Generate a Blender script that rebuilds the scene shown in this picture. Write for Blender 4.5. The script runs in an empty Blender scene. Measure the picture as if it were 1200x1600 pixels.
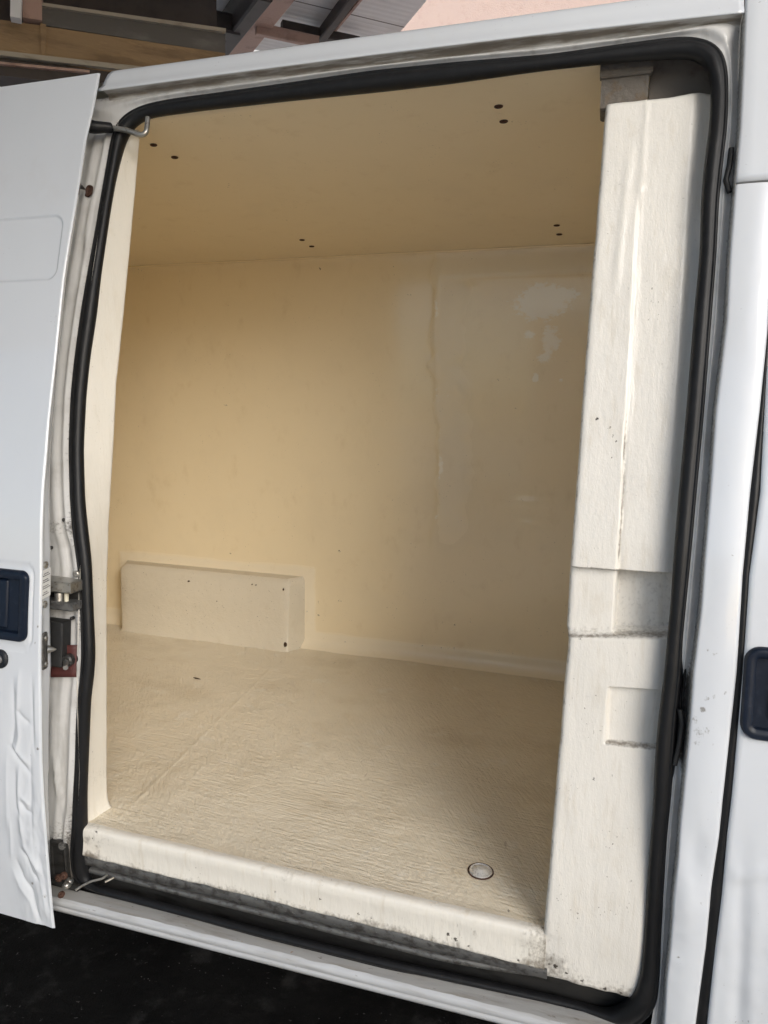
import bpy, bmesh, math, random
import numpy as np
from mathutils import Vector, Matrix, noise as mnoise

random.seed(7)
SC = bpy.context.scene
COL = SC.collection

# ------------------------------------------------------------------ camera
CAM = np.array([0.0, -1.54115, 1.19983])
FPX = 1106.85                                   # focal length in pixels of a 1200x1600 frame
ROT = np.array([[0.9541, 0.0596, -0.2934],      # columns: right, down, forward in world axes
                [0.2988, -0.1323, 0.9451],
                [0.0175, -0.9894, -0.1441]])
_u, _s, _vt = np.linalg.svd(ROT); ROT = _u @ _vt
cam_d = bpy.data.cameras.new('camera'); cam = bpy.data.objects.new('camera', cam_d); COL.objects.link(cam)
cam_d.sensor_fit = 'VERTICAL'; cam_d.sensor_height = 24.0; cam_d.sensor_width = 18.0
cam_d.lens = 24.0 * FPX / 1600.0
cam_d.clip_start = 0.02; cam_d.clip_end = 500
m = Matrix.Identity(4)
for i in range(3):
    m[i][0] = ROT[i, 0]; m[i][1] = -ROT[i, 1]; m[i][2] = -ROT[i, 2]; m[i][3] = CAM[i]
cam.matrix_world = m
SC.camera = cam

# ------------------------------------------------------------------ light
SUN_AZ = math.radians(-47)       # direction towards the light, measured from +x (the light stands front right of the door)
SUN_EL = math.radians(27)
world = bpy.data.worlds.new('World'); SC.world = world; world.use_nodes = True
wn = world.node_tree.nodes; bg = wn['Background']
sky = wn.new('ShaderNodeTexSky'); sky.sky_type = 'NISHITA'; sky.sun_disc = False
sky.sun_elevation = SUN_EL
sky.sun_rotation = math.pi / 2 - SUN_AZ
sky.dust_density = 1.5; sky.air_density = 1.0; sky.ozone_density = 1.0
world.node_tree.links.new(sky.outputs[0], bg.inputs[0]); bg.inputs[1].default_value = 0.12
sun_d = bpy.data.lights.new('sun', 'SUN'); sun = bpy.data.objects.new('sun', sun_d); COL.objects.link(sun)
sun_d.energy = 1.5; sun_d.angle = math.radians(32); sun_d.color = (1.0, 0.98, 0.95)
sv = Vector((math.cos(SUN_AZ) * math.cos(SUN_EL), math.sin(SUN_AZ) * math.cos(SUN_EL), math.sin(SUN_EL)))
sun.rotation_euler = sv.to_track_quat('Z', 'Y').to_euler()
sun.location = (4, -5, 6)
SC.view_settings.view_transform = 'Standard'; SC.view_settings.look = 'None'
SC.view_settings.gamma = 1.0; SC.view_settings.use_curve_mapping = False
SC.view_settings.exposure = 0.36
SC.render.engine = 'CYCLES'
SC.cycles.max_bounces = 7; SC.cycles.diffuse_bounces = 7; SC.cycles.glossy_bounces = 4
SC.cycles.use_denoising = True; SC.cycles.use_adaptive_sampling = True; SC.cycles.adaptive_threshold = .035; SC.cycles.adaptive_min_samples = 24; SC.cycles.sample_clamp_indirect = 6

# ------------------------------------------------------------------ measuring helpers
def ray(p):
    v = ROT @ np.array([p[0] - 600.0, p[1] - 800.0, FPX]); return v / np.linalg.norm(v)
_kz = [-.9, -.24, .15, .42, .67, .885, 1.083, 1.316, 1.55, 1.81, 2.09, 2.5]
_ky = [-.02, -.037, -.048, -.043, -.02, .011, .054, .097, .143, .207, .28, .385]
_fz = np.arange(-.9, 2.5, .005); _fy = np.interp(_fz, _kz, _ky)
_k = np.exp(-.5 * (np.arange(-30, 31) * .005 / .05) ** 2); _k /= _k.sum()
_fy = np.convolve(np.pad(_fy, 30, mode='edge'), _k, mode='valid')
def S(z):
    """outer skin of the van's side at height z (it leans in towards the roof)"""
    return float(np.interp(z, _fz, _fy))
def P(p, d=0.0):
    """the point of the van's side, d metres behind its skin, that a picture point shows"""
    r = ray(p); a, b = .3, 7.0
    for _ in range(48):
        t = (a + b) / 2; q = CAM + t * r
        if q[1] - S(q[2]) - d < 0: a = t
        else: b = t
    return CAM + a * r
def at_z(p, z): r = ray(p); return CAM + r * ((z - CAM[2]) / r[2])
def at_y(p, y): r = ray(p); return CAM + r * ((y - CAM[1]) / r[1])
def at_x(p, x): r = ray(p); return CAM + r * ((x - CAM[0]) / r[0])
def at_plane(p, o, n):
    r = ray(p); o = np.array(o); n = np.array(n); return CAM + r * (np.dot(o - CAM, n) / np.dot(r, n))
def ss(a, b, x):
    t = min(1, max(0, (x - a) / (b - a))); return t * t * (3 - 2 * t)
def nz(x, y, z): return mnoise.noise(Vector((x, y, z)))
def fbm(x, y, z, o=3):
    s = 0; a = 1
    for i in range(o): s += a * nz(x, y, z); x *= 2.1; y *= 2.1; z *= 2.1; a *= .5
    return s
def resample(pts, n):
    pts = np.array(pts, float); d = np.r_[0, np.cumsum(np.linalg.norm(np.diff(pts, axis=0), axis=1))]
    t = np.linspace(0, d[-1], n); return np.stack([np.interp(t, d, pts[:, k]) for k in range(pts.shape[1])], 1)
def smooth_path(pts, n, it=6):
    q = resample(pts, n)
    for _ in range(it): q[1:-1] = .25 * q[:-2] + .5 * q[1:-1] + .25 * q[2:]
    return q

# ------------------------------------------------------------------ materials
def mat(name, base, rough=.5, metal=0.0, coat=0.0, layers=(), bumps=(), spec=.5, trans=0.0, rlayers=()):
    """layers: (colour, kind, params...) blended over the base; bumps: (scale xyz, detail, distance)"""
    mm = bpy.data.materials.new(name); mm.use_nodes = True; nt = mm.node_tree; N = nt.nodes; L = nt.links
    b = N['Principled BSDF']; b.inputs['Roughness'].default_value = rough; b.inputs['Metallic'].default_value = metal
    b.inputs['Coat Weight'].default_value = coat; b.inputs['Coat Roughness'].default_value = .07
    b.inputs['Specular IOR Level'].default_value = spec; b.inputs['Transmission Weight'].default_value = trans
    tc = N.new('ShaderNodeTexCoord')
    def noise(sc, detail, off=0.0, rgh=.6, rz=0.0):
        mp = N.new('ShaderNodeMapping'); mp.inputs['Scale'].default_value = sc
        mp.inputs['Location'].default_value = (off * 3.1, off * 1.7, off * 2.3)
        src = tc.outputs['Object']
        if rz:
            vr = N.new('ShaderNodeVectorRotate'); vr.rotation_type = 'Z_AXIS'; vr.inputs['Angle'].default_value = math.radians(rz); L.new(src, vr.inputs[0]); src = vr.outputs[0]
        L.new(src, mp.inputs[0]); t = N.new('ShaderNodeTexNoise')
        t.inputs['Scale'].default_value = 1.0; t.inputs['Detail'].default_value = detail; t.inputs['Roughness'].default_value = rgh
        L.new(mp.outputs[0], t.inputs['Vector']); return t.outputs[0]
    def rng(src, lo, hi):
        r = N.new('ShaderNodeMapRange'); r.interpolation_type = 'SMOOTHSTEP'
        r.inputs['From Min'].default_value = lo; r.inputs['From Max'].default_value = hi; L.new(src, r.inputs[0]); return r.outputs[0]
    def mul(a, c):
        q = N.new('ShaderNodeMath'); q.operation = 'MULTIPLY'; L.new(a, q.inputs[0])
        if isinstance(c, (int, float)): q.inputs[1].default_value = c
        else: L.new(c, q.inputs[1])
        return q.outputs[0]
    col = None
    def blend(colr, fac):
        nonlocal col
        mx = N.new('ShaderNodeMix'); mx.data_type = 'RGBA'; L.new(fac, mx.inputs[0])
        if col is None: mx.inputs[6].default_value = (*base, 1)
        else: L.new(col, mx.inputs[6])
        mx.inputs[7].default_value = (*colr, 1); col = mx.outputs[2]
    def mask(k, lay):
        if lay[1] == 'noise':                      # (colour,'noise',scale,detail,lo,hi,amount[,patch scale,lo,hi])
            f = rng(noise(lay[2], lay[3], k + 1.0), lay[4], lay[5])
            if len(lay) > 7: f = mul(f, rng(noise(lay[7], 2, k + 7.0), lay[8], lay[9]))
            return mul(f, lay[6])
        if lay[1] == 'attr':                       # (colour,'attr',name,amount)
            a = N.new('ShaderNodeAttribute'); a.attribute_name = lay[2]
            return mul(a.outputs['Fac'], lay[3])
        if lay[1] == 'attrnoise':                  # (colour,'attrnoise',name,scale,detail,lo,hi,amount)
            a = N.new('ShaderNodeAttribute'); a.attribute_name = lay[2]
            ad = N.new('ShaderNodeMath'); ad.operation = 'ADD'; L.new(a.outputs['Fac'], ad.inputs[0])
            L.new(noise(lay[3], lay[4], k + 2.0), ad.inputs[1])
            return mul(rng(ad.outputs[0], lay[5], lay[6]), lay[7])
    for k, lay in enumerate(layers): blend(lay[0], mask(k, lay))
    if col is None: b.inputs['Base Color'].default_value = (*base, 1)
    else: L.new(col, b.inputs['Base Color'])
    rf = None
    for k, lay in enumerate(rlayers):              # the same masks steering the roughness
        f = mask(k + 11, lay); mx = N.new('ShaderNodeMix'); mx.data_type = 'FLOAT'; L.new(f, mx.inputs[0])
        if rf is None: mx.inputs[2].default_value = rough
        else: L.new(rf, mx.inputs[2])
        mx.inputs[3].default_value = lay[0]; rf = mx.outputs[0]
    if rf is not None: L.new(rf, b.inputs['Roughness'])
    prev = None
    for k, (sc, det, dist, *more) in enumerate(bumps):
        bp = N.new('ShaderNodeBump'); bp.inputs['Strength'].default_value = 1.0; bp.inputs['Distance'].default_value = dist
        hh = noise(sc, det, 20 + k, rz=more[0] if more else 0.0)
        if len(more) > 1: hh = mul(hh, rng(noise(more[1], 2, 40 + k), more[2], more[3]))
        L.new(hh, bp.inputs['Height'])
        if prev: L.new(prev, bp.inputs['Normal'])
        prev = bp.outputs[0]
    if prev: L.new(prev, b.inputs['Normal'])
    return mm

GRIME = (.13, .105, .075)
def gel(name, base, rough, bumps, extra=(), coat=0.0, rl=(), streak=0.0):
    return mat(name, base, rough, coat=coat, rlayers=rl, layers=(
        (tuple(c * .9 for c in base), 'noise', (5, 5, 5), 4, .45, .75, .3),
        (tuple(c * f for c, f in zip(base, (.80, .74, .64))), 'noise', (14, 14, 9), 5, .55, .8, .35),
        (GRIME, 'noise', (160, 160, 120), 1, .70, .76, .7, (9, 9, 9), .52, .70),
        (GRIME, 'attrnoise', 'grime', (120, 120, 90), 5, .62, 1.30, .85),
        ((.045, .036, .028), 'attrnoise', 'spot', (260, 260, 260), 2, .86, 1.02, .95)) + tuple(extra) + ((
        (tuple(c * f for c, f in zip(base, (.84, .80, .73))), 'noise', (48, 48, 5), 3, .52, .75, streak),
        ((.34, .30, .24), 'noise', (200, 200, 24), 2, .68, .76, streak, (6, 6, 4), .5, .66)) if streak else ()), bumps=bumps)
GEL = (.76, .735, .675)
M = {}
M['lining'] = gel('lining_gelcoat', GEL, .34, [((10, 10, 5), 2, .003), ((120, 120, 30), 2, .0010), ((330, 330, 160), 1, .0004)], coat=.15, streak=.45)
M['reveal'] = gel('reveal_gelcoat', (.82, .785, .70), .45, [((30, 30, 10), 2, .0012), ((160, 160, 50), 2, .0006)], streak=.3)
M['threshold'] = gel('threshold_gelcoat', (.78, .75, .675), .36, [((24, 30, 12), 2, .002), ((150, 150, 26), 2, .0008)], coat=.15, streak=.55)
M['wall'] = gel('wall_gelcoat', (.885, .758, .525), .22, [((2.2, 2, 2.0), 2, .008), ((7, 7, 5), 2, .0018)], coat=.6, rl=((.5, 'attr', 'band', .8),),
                extra=(((.86, .82, .72), 'attr', 'band', .35), ((.95, .90, .78), 'attrnoise', 'patch', (46, 46, 70), 6, .86, 1.10, .9)))  # 'patch' puts mirrored sky and the bead's highlight into the colour
M['ceiling'] = gel('ceiling_gelcoat', (.90, .775, .55), .30, [((2, 2, 2), 2, .010)], coat=.2)
M['floor'] = gel('floor_gelcoat', (.79, .715, .57), .36, [((9, 9, 9), 2, .003), ((16, 110, 40), 2, .0042, 4, (3, 3, 3), .26, .56), ((22, 105, 40), 2, .0042, 58, (2.6, 2.6, 2.6), .26, .56), ((80, 80, 40), 2, .0022, 20, (5, 5, 5), .3, .55)], coat=.2,
                 extra=(((.55, .46, .32), 'noise', (3, 3.6, 3), 4, .50, .72, .40), ((.42, .35, .25), 'noise', (70, 12, 30), 2, .66, .74, .55, (5, 5, 5), .5, .66), ((.86, .82, .72), 'noise', (9, 9, 9), 4, .58, .72, .5)))
M['arch'] = gel('arch_gelcoat', (.68, .62, .50), .42, [((20, 20, 20), 3, .004), ((130, 130, 130), 3, .0012)],
                extra=((GRIME, 'noise', (90, 90, 90), 2, .70, .75, .8),))
SPECK = ((.16, .15, .14), 'noise', (210, 210, 150), 2, .70, .75, .75, (8, 8, 8), .53, .68)
M['paint'] = mat('white_body_paint', (.67, .70, .735), .24, coat=.9, spec=.5,
                 layers=[((.60, .60, .60), 'noise', (9, 9, 5), 4, .55, .8, .25), SPECK,
                         ((.2, .19, .17), 'attrnoise', 'grime', (260, 260, 180), 4, .8, 1.2, .8)],
                 bumps=[((5, 5, 3), 1, .002)])
M['jamb'] = mat('weathered_jamb_paint', (.60, .60, .59), .38, coat=.15,
                layers=[((.30, .29, .27), 'noise', (26, 26, 4), 5, .5, .78, .6), ((.42, .41, .39), 'noise', (7, 7, 9), 4, .45, .7, .5), SPECK,
                        ((.07, .06, .05), 'attrnoise', 'grime', (120, 120, 160), 5, .75, 1.2, .92)],
                bumps=[((20, 20, 8), 2, .002), ((200, 200, 200), 2, .0002)])
M['header'] = mat('dirty_header_paint', (.52, .515, .49), .42, coat=.1,
                  layers=[((.28, .26, .23), 'noise', (6, 30, 26), 5, .45, .75, .7), SPECK,
                          ((.13, .105, .075), 'attrnoise', 'grime', (14, 90, 120), 5, .7, 1.2, .92)],
                  bumps=[((9, 20, 20), 2, .002), ((200, 200, 200), 2, .0003)])
M['sillskin'] = mat('worn_sill_paint', (.50, .515, .53), .32, coat=.4, layers=[((.36, .35, .33), 'noise', (5, 40, 50), 4, .45, .75, .6), ((.16, .14, .12), 'noise', (26, 120, 120), 3, .66, .76, .7), SPECK], bumps=[((6, 30, 30), 2, .0015)])
M['sill'] = mat('sill_tread_paint', (.34, .335, .32), .42, coat=.1,
                layers=[((.25, .23, .20), 'noise', (7, 60, 60), 5, .45, .72, .75), ((.12, .10, .08), 'noise', (30, 120, 90), 4, .62, .74, .8),
                        ((.25, .11, .05), 'noise', (40, 60, 60), 3, .70, .76, .8)], bumps=[((10, 40, 40), 3, .0025), ((220, 220, 220), 2, .0003)])
M['rubber'] = mat('black_rubber', (.008, .0082, .009), .46, spec=.35, layers=[((.022, .022, .023), 'noise', (30, 30, 14), 4, .5, .8, .5)], bumps=[((40, 40, 30), 2, .001)])
M['navy'] = mat('navy_plastic', (.005, .010, .022), .38, spec=.3, layers=[((.03, .04, .06), 'noise', (60, 60, 60), 4, .5, .8, .4)], bumps=[((900, 900, 900), 1, .0001)])
M['navydark'] = mat('black_plastic', (.006, .008, .012), .5)
M['black'] = mat('black_cover_plate', (.018, .018, .018), .55, layers=[((.05, .048, .045), 'noise', (80, 80, 40), 4, .5, .8, .5)])
M['steel'] = mat('worn_steel', (.42, .41, .38), .38, metal=.85, layers=[((.16, .12, .08), 'noise', (90, 90, 90), 4, .5, .72, .75)], bumps=[((160, 160, 160), 2, .0004)])
M['galv'] = mat('dirty_galvanised_strip', (.17, .17, .165), .5, metal=.5, layers=[((.06, .055, .05), 'noise', (45, 160, 60), 4, .42, .68, .9), ((.45, .44, .42), 'noise', (70, 140, 140), 3, .66, .75, .6)], bumps=[((40, 90, 90), 2, .0006)])
M['track'] = mat('greasy_track_metal', (.045, .044, .042), .42, metal=.35, layers=[((.012, .011, .01), 'noise', (10, 40, 40), 4, .45, .7, .8)], bumps=[((20, 50, 50), 2, .001)])
M['rust'] = mat('rusty_iron', (.075, .035, .022), .8, layers=[((.05, .02, .012), 'noise', (150, 150, 150), 4, .45, .65, .8)], bumps=[((250, 250, 250), 3, .001)])
M['red'] = mat('red_primer_tape', (.085, .024, .021), .6, layers=[((.05, .02, .018), 'noise', (50, 50, 60), 4, .5, .75, .6)])
M['label'] = mat('white_paper_label', (.82, .82, .80), .6)
M['ink'] = mat('grey_print', (.12, .12, .13), .7)
M['ivory'] = mat('ivory_roller', (.70, .66, .52), .4)
M['ground'] = mat('shade_black_asphalt', (.008, .0078, .0075), .9, spec=.08, layers=[((.003, .003, .003), 'noise', (3, 3, 3), 5, .4, .7, .7), ((.10, .096, .09), 'noise', (70, 70, 70), 2, .70, .75, .8), ((.028, .027, .026), 'noise', (9, 9, 9), 5, .52, .7, .8)],  # asphalt in shade, the shade put into its near-black colour
                  bumps=[((8, 8, 8), 3, .02), ((180, 180, 180), 3, .004)])
M['concrete'] = mat('pale_concrete', (.52, .51, .49), .85, layers=[((.40, .39, .37), 'noise', (.8, .8, .8), 5, .4, .7, .7)])
M['brown'] = mat('brown_primer_steel', (.42, .28, .225), .6, layers=[((.17, .10, .08), 'noise', (6, 6, 6), 5, .5, .72, .7), ((.32, .22, .18), 'noise', (40, 40, 40), 3, .62, .75, .6)], bumps=[((60, 60, 60), 3, .003)])
M['darksteel'] = mat('dark_brown_steel', (.045, .035, .03), .6, layers=[((.02, .016, .014), 'noise', (8, 8, 8), 4, .45, .7, .7)])
M['tan'] = mat('tan_plywood_fascia', (.30, .20, .10), .6, layers=[((.15, .09, .042), 'noise', (2.2, 2.2, 14), 5, .45, .7, .8), ((.45, .30, .15), 'noise', (9, 9, 40), 4, .58, .75, .5)], bumps=[((20, 20, 60), 3, .003)])
M['trim'] = mat('grey_tan_trim', (.36, .32, .25), .5, layers=[((.2, .16, .11), 'noise', (8, 8, 30), 4, .5, .72, .7)])
M['greyband'] = mat('dull_grey_band', (.10, .095, .085), .4, layers=[((.19, .18, .165), 'noise', (4, 4, 12), 5, .5, .8, .8)])
M['roofsheet'] = mat('pale_roof_sheet', (.72, .725, .72), .5, layers=[((.56, .56, .55), 'noise', (2, 2, 2), 5, .45, .75, .6)])
M['pink'] = mat('salmon_render', (.78, .60, .53), .9, layers=[((.70, .50, .43), 'noise', (14, 14, 14), 5, .5, .72, .6)], bumps=[((60, 60, 60), 4, .01)])
M['whitesheet'] = mat('white_sheet_fence', (.86, .86, .85), .6)
M['rib'] = mat('fence_joint', (.45, .45, .45), .6)
M['underside'] = mat('underbody_black', (.02, .02, .02), .8)
M['glass'] = mat('cab_glass', (.02, .025, .028), .05, spec=.6)
M['drain'] = mat('drain_cap_metal', (.72, .71, .68), .28, metal=.3, layers=[((.25, .23, .2), 'noise', (150, 150, 150), 4, .5, .72, .7)])
M['twig'] = mat('dry_splinter', (.07, .04, .02), .8)
M['cavity'] = mat('dull_brown_cavity_paint', (.13, .115, .10), .7, layers=[((.07, .055, .045), 'noise', (18, 18, 18), 4, .45, .7, .7)])
M['bracket'] = mat('grimy_grey_filler', (.125, .11, .092), .7, layers=[((.12, .09, .06), 'noise', (40, 40, 40), 5, .5, .66, .9)], bumps=[((60, 60, 60), 3, .004)])

# ------------------------------------------------------------------ mesh helpers
ROOTS = {}
def empty(name, loc, label, cat, group=None):
    o = bpy.data.objects.new(name, None); COL.objects.link(o); o.location = loc; o.empty_display_size = .1
    o['label'] = label; o['category'] = cat
    if group: o['group'] = group
    ROOTS[name] = o; return o
def link(name, me, mt, parent=None, smooth=True, solid=0.0, solid_off=-1):
    o = bpy.data.objects.new(name, me); COL.objects.link(o)
    if mt is not None and not me.materials: me.materials.append(M[mt])
    if smooth:
        for p in me.polygons: p.use_smooth = True
    if solid:
        md = o.modifiers.new('thickness', 'SOLIDIFY'); md.thickness = solid; md.offset = solid_off
    if parent is not None:
        o.parent = parent
        if parent.type == 'EMPTY': o.matrix_parent_inverse = Matrix.Translation(parent.location).inverted()
    return o
def grid(name, rows, mt, parent=None, smooth=True, solid=0.0, attrs=None, closed=False, off=-1, flip=False, skip=None):
    """rows: list of lists of points (all rows equally long)"""
    nr, nc = len(rows), len(rows[0]); v = [tuple(p) for r in rows for p in r]; f = []
    for i in range(nr if closed else nr - 1):
        i2 = (i + 1) % nr
        for j in range(nc - 1):
            q = (i * nc + j, i * nc + j + 1, i2 * nc + j + 1, i2 * nc + j)
            if skip and skip([v[k] for k in q]): continue
            f.append(q[::-1] if flip else q)
    me = bpy.data.meshes.new(name); me.from_pydata(v, [], f); me.update()
    for an, vals in (attrs or {}).items():
        a = me.attributes.new(an, 'FLOAT', 'POINT'); a.data.foreach_set('value', np.array(vals, dtype=np.float32).ravel())
    return link(name, me, mt, parent, smooth, solid, off)
def loops_mesh(name, loops, mt, parent=None, cap0=True, cap1=True, smooth=False):
    n = len(loops[0]); v = [tuple(p) for l in loops for p in l]; f = []
    for i in range(len(loops) - 1):
        for j in range(n): f.append((i * n + j, i * n + (j + 1) % n, (i + 1) * n + (j + 1) % n, (i + 1) * n + j))
    if cap0: f.append(tuple(range(n))[::-1])
    if cap1: f.append(tuple((len(loops) - 1) * n + j for j in range(n)))
    me = bpy.data.meshes.new(name); me.from_pydata(v, [], f)
    bm = bmesh.new(); bm.from_mesh(me); bmesh.ops.recalc_face_normals(bm, faces=bm.faces); bm.to_mesh(me); bm.free()
    o = link(name, me, mt, parent, smooth)
    if smooth:
        try: me.set_sharp_from_angle(angle=math.radians(40))
        except Exception: pass
    return o
def rr(x0, x1, z0, z1, r, seg=7):
    pts = []; r = max(min(r, (x1 - x0) / 2 - 1e-5, (z1 - z0) / 2 - 1e-5), 1e-4)
    for cx, cz, a0 in ((x1 - r, z1 - r, 0), (x0 + r, z1 - r, 90), (x0 + r, z0 + r, 180), (x1 - r, z0 + r, 270)):
        for k in range(seg + 1):
            a = math.radians(a0 + 90 * k / seg); pts.append((cx + r * math.cos(a), cz + r * math.sin(a)))
    return pts
def rr_plate(name, box, r, steps, fmap, mt, parent, cap0=True, cap1=True, seg=7, smooth=True):
    """a rounded plate: steps = (inset, height) loops carried onto a surface by fmap(a, b, h)"""
    x0, x1, z0, z1 = box; loops = []
    for ins, h in steps:
        loops.append([fmap(a, b, h) for a, b in rr(x0 + ins, x1 - ins, z0 + ins, z1 - ins, max(r - ins, .0005), seg)])
    return loops_mesh(name, loops, mt, parent, cap0, cap1, smooth)
def on_skin(d0):
    return lambda a, b, h: (a, S(b) + d0 - h, b)
def tube(name, pts, rad, mt, parent=None, seg=10, ends=True):
    pts = [Vector(p) for p in pts]; loops = []; up = None
    for i, p in enumerate(pts):
        t = (pts[min(i + 1, len(pts) - 1)] - pts[max(i - 1, 0)]).normalized()
        if up is None: up = t.orthogonal().normalized()
        up = (up - t * up.dot(t)).normalized(); s = t.cross(up)
        r = rad[i] if isinstance(rad, (list, tuple)) else rad
        loops.append([p + (up * math.cos(a) + s * math.sin(a)) * r for a in [2 * math.pi * k / seg for k in range(seg)]])
    return loops_mesh(name, loops, mt, parent, ends, ends, True)
def bar(name, a, b, w, h, up, mt, parent=None):
    """a squared bar from a to b, w wide and h high"""
    a, b = Vector(a), Vector(b); t = (b - a).normalized(); up = Vector(up); up = (up - t * up.dot(t)).normalized(); s = t.cross(up)
    e = min(w, h) * .12; prof = [(-w/2+e, -h/2), (w/2-e, -h/2), (w/2, -h/2+e), (w/2, h/2-e), (w/2-e, h/2), (-w/2+e, h/2), (-w/2, h/2-e), (-w/2, -h/2+e)]
    return loops_mesh(name, [[p + s * x + up * y for x, y in prof] for p in (a, b)], mt, parent)
def slab(name, quad, n, th, mt, parent=None):
    n = Vector(n).normalized() * th; q = [Vector(p) for p in quad]
    return loops_mesh(name, [q, [p + n for p in q]], mt, parent)
def box(name, x0, x1, y0, y1, z0, z1, mt, parent=None, e=.002):
    lo = []
    for z, i in ((z0, e), (z0 + e, 0), (z1 - e, 0), (z1, e)):
        lo.append([(x0+i, y0+i, z), (x1-i, y0+i, z), (x1-i, y1-i, z), (x0+i, y1-i, z)])
    return loops_mesh(name, lo, mt, parent)
def spots_val(p, spots):
    g = 0.0
    for q, r, a in spots:
        dd = (p[0]-q[0])**2 + (p[1]-q[1])**2 + (p[2]-q[2])**2
        if dd < 9 * r * r: g = max(g, a * math.exp(-dd / (r * r)))
    return g
def screw(name, loc, axis, r, mt, parent, h=.003):
    """a pan-head screw with a cross slot"""
    key = ('screw', r, h, mt)
    if key not in SHARED:
        bm = bmesh.new(); rings = [(1.25, 0), (1.25, .18 * h), (1.0, .2 * h), (.96, .7 * h), (.7, h), (.34, 1.02 * h), (.3, .5 * h)]
        prev = None
        for rr_, hh in rings:
            cur = [bm.verts.new((r * rr_ * math.cos(2*math.pi*k/14), r * rr_ * math.sin(2*math.pi*k/14), hh)) for k in range(14)]
            if prev:
                for k in range(14): bm.faces.new((prev[k], prev[(k+1) % 14], cur[(k+1) % 14], cur[k]))
            prev = cur
        bm.faces.new(prev)
        me = bpy.data.meshes.new(name); bm.to_mesh(me); bm.free(); me.materials.append(M[mt]); SHARED[key] = me
    o = link(name, SHARED[key], None, parent, smooth=False)
    o.matrix_local = Matrix.Translation(loc) @ Vector(axis).to_track_quat('Z', 'Y').to_matrix().to_4x4()
    return o
SHARED = {}

GZ = -.62
# ------------------------------------------------------------------ ground
gp = [[(-60 + 6 * i, -60 + 6 * j, GZ) for j in range(21)] for i in range(21)]
g = grid('ground', gp, 'concrete', smooth=False, flip=True); g['kind'] = 'structure'
gp = [[(-9 + .5 * i, -.85 + .17 * j, GZ + .004) for j in range(21)] for i in range(37)]
g = grid('asphalt_shade_strip', gp, 'ground', smooth=False, flip=True); g['kind'] = 'structure'  # dark sheet under and before the van, its shade painted in

# ------------------------------------------------------------------ the van
van = empty('van', (-.6, .8, GZ), 'white high-roof delivery van, sliding door open on a cream insulated cargo box', 'van')

# ---- cargo box ---------------------------------------------------
XL, XR, YB = -3.1, .03, 1.65
def ceil_z(y): return 2.02 - .0926 * (y - .3)
# far wall, with reinforcement bands and sky reflections painted in as pale patches
def axis_pts(lo, hi, step): return list(np.linspace(lo, hi, int(round((hi - lo) / step)) + 1))
rows = []; band = []; patch = []; grm = []; spo = []
wsp = []
random.seed(3)
for px in [(480,955),(498,962),(507,964),(540,1003),(553,1003),(572,1004),(640,1010),(660,1008),(680,1011),(690,1013),(700,1012),(710,1013),(775,1017),(782,1018),(800,1020),(786,1045),(825,1050),(850,1052),(735,970),(690,973),(710,976),(500,420),(352,633),(640,462),(620,462),(778,594),(530,862),(360,866),(497,941),(531,938)]:
    wsp.append((at_y(px, YB), random.uniform(.006, .010), .62))
for x in axis_pts(XL, XR, .012):
    r = []
    for z in axis_pts(-.01, ceil_z(YB) + .02, .012):
        wob = .012 * fbm(x * 3, 1.3, z * 9)
        b = 0.0
        b = max(b, (1 - ss(.075, .09, z + .4 * wob)))                                  # skirting band
        b = max(b, ss(1.77, 1.785, z + .5 * wob) * ss(-.78, -.76, x))                  # band under the ceiling
        b = max(b, ss(-.775, -.745, x + 3.2 * wob - .03 * math.sin(z * 2)) * (1 - ss(-.66, -.56, x + 3 * wob + .03 * math.sin(z * 5))) * ss(.5, .72, z + 4 * wob) * .75)
        aw = max(ss(-1.335, -1.35, x + wob), 0) * ss(-2.50, -2.485, x) * (1 - ss(.40, .42, z + wob)); b = max(b, aw)
        y = YB - .0035 * b - .0030 * math.exp(-((x + .745 + .02 * math.sin(z * 5) + .01 * fbm(4, 2, z * 6)) / .007) ** 2) * ss(.5, .56, z)
        y -= .05 * (max(0, .045 - z) / .055) ** 2                                       # cove at the floor
        y -= .035 * (max(0, z - (ceil_z(YB) - .03)) / .05) ** 2
        sheen_mask = 0.0
        lx = x + .745 + .02 * math.sin(z * 5) + .016 * fbm(4, 2, z * 6); sheen_mask = max(0, .62 * math.exp(-(lx / .012) ** 2) * ss(.5, .6, z) * (.55 + fbm(3, 8, z * 7)), .34 * math.exp(-((lx - .055) / .03) ** 2) * ss(.7, 1.0, z) * (.5 + fbm(5, 3, z * 5)))  # pale wavy line, the raised bead's highlight painted into the colour
        for cx, cz, rx, rz, a in ((-.30, 1.665, .115, .075, 1), (-.23, 1.69, .09, .035, .9), (-.255, 1.50, .05, .075, .72), (-.345, 1.53, .028, .02, .8), (-.28, 1.43, .045, .03, .6), (-.31, 1.345, .016, .022, .9), (-.20, 1.335, .01, .01, .85)):  # pale ovals painted where the gloss would mirror the sky
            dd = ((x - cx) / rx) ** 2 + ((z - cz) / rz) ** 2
            sheen_mask = max(sheen_mask, a * math.exp(-dd * .8))
        y -= .006 * math.exp(-(((x + .31) / .06) ** 2 + ((z - .80) / .015) ** 2)) + .005 * math.exp(-(((x + .30) / .05) ** 2 + ((z - .70) / .015) ** 2))
        q = (x, y, z); r.append(q); band.append(b); patch.append(sheen_mask); spo.append(spots_val(q, wsp))
    rows.append(r)
grid('cargo_wall', rows, 'wall', van, attrs={'band': band, 'patch': patch, 'spot': spo}, solid=.04, flip=True)
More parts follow.
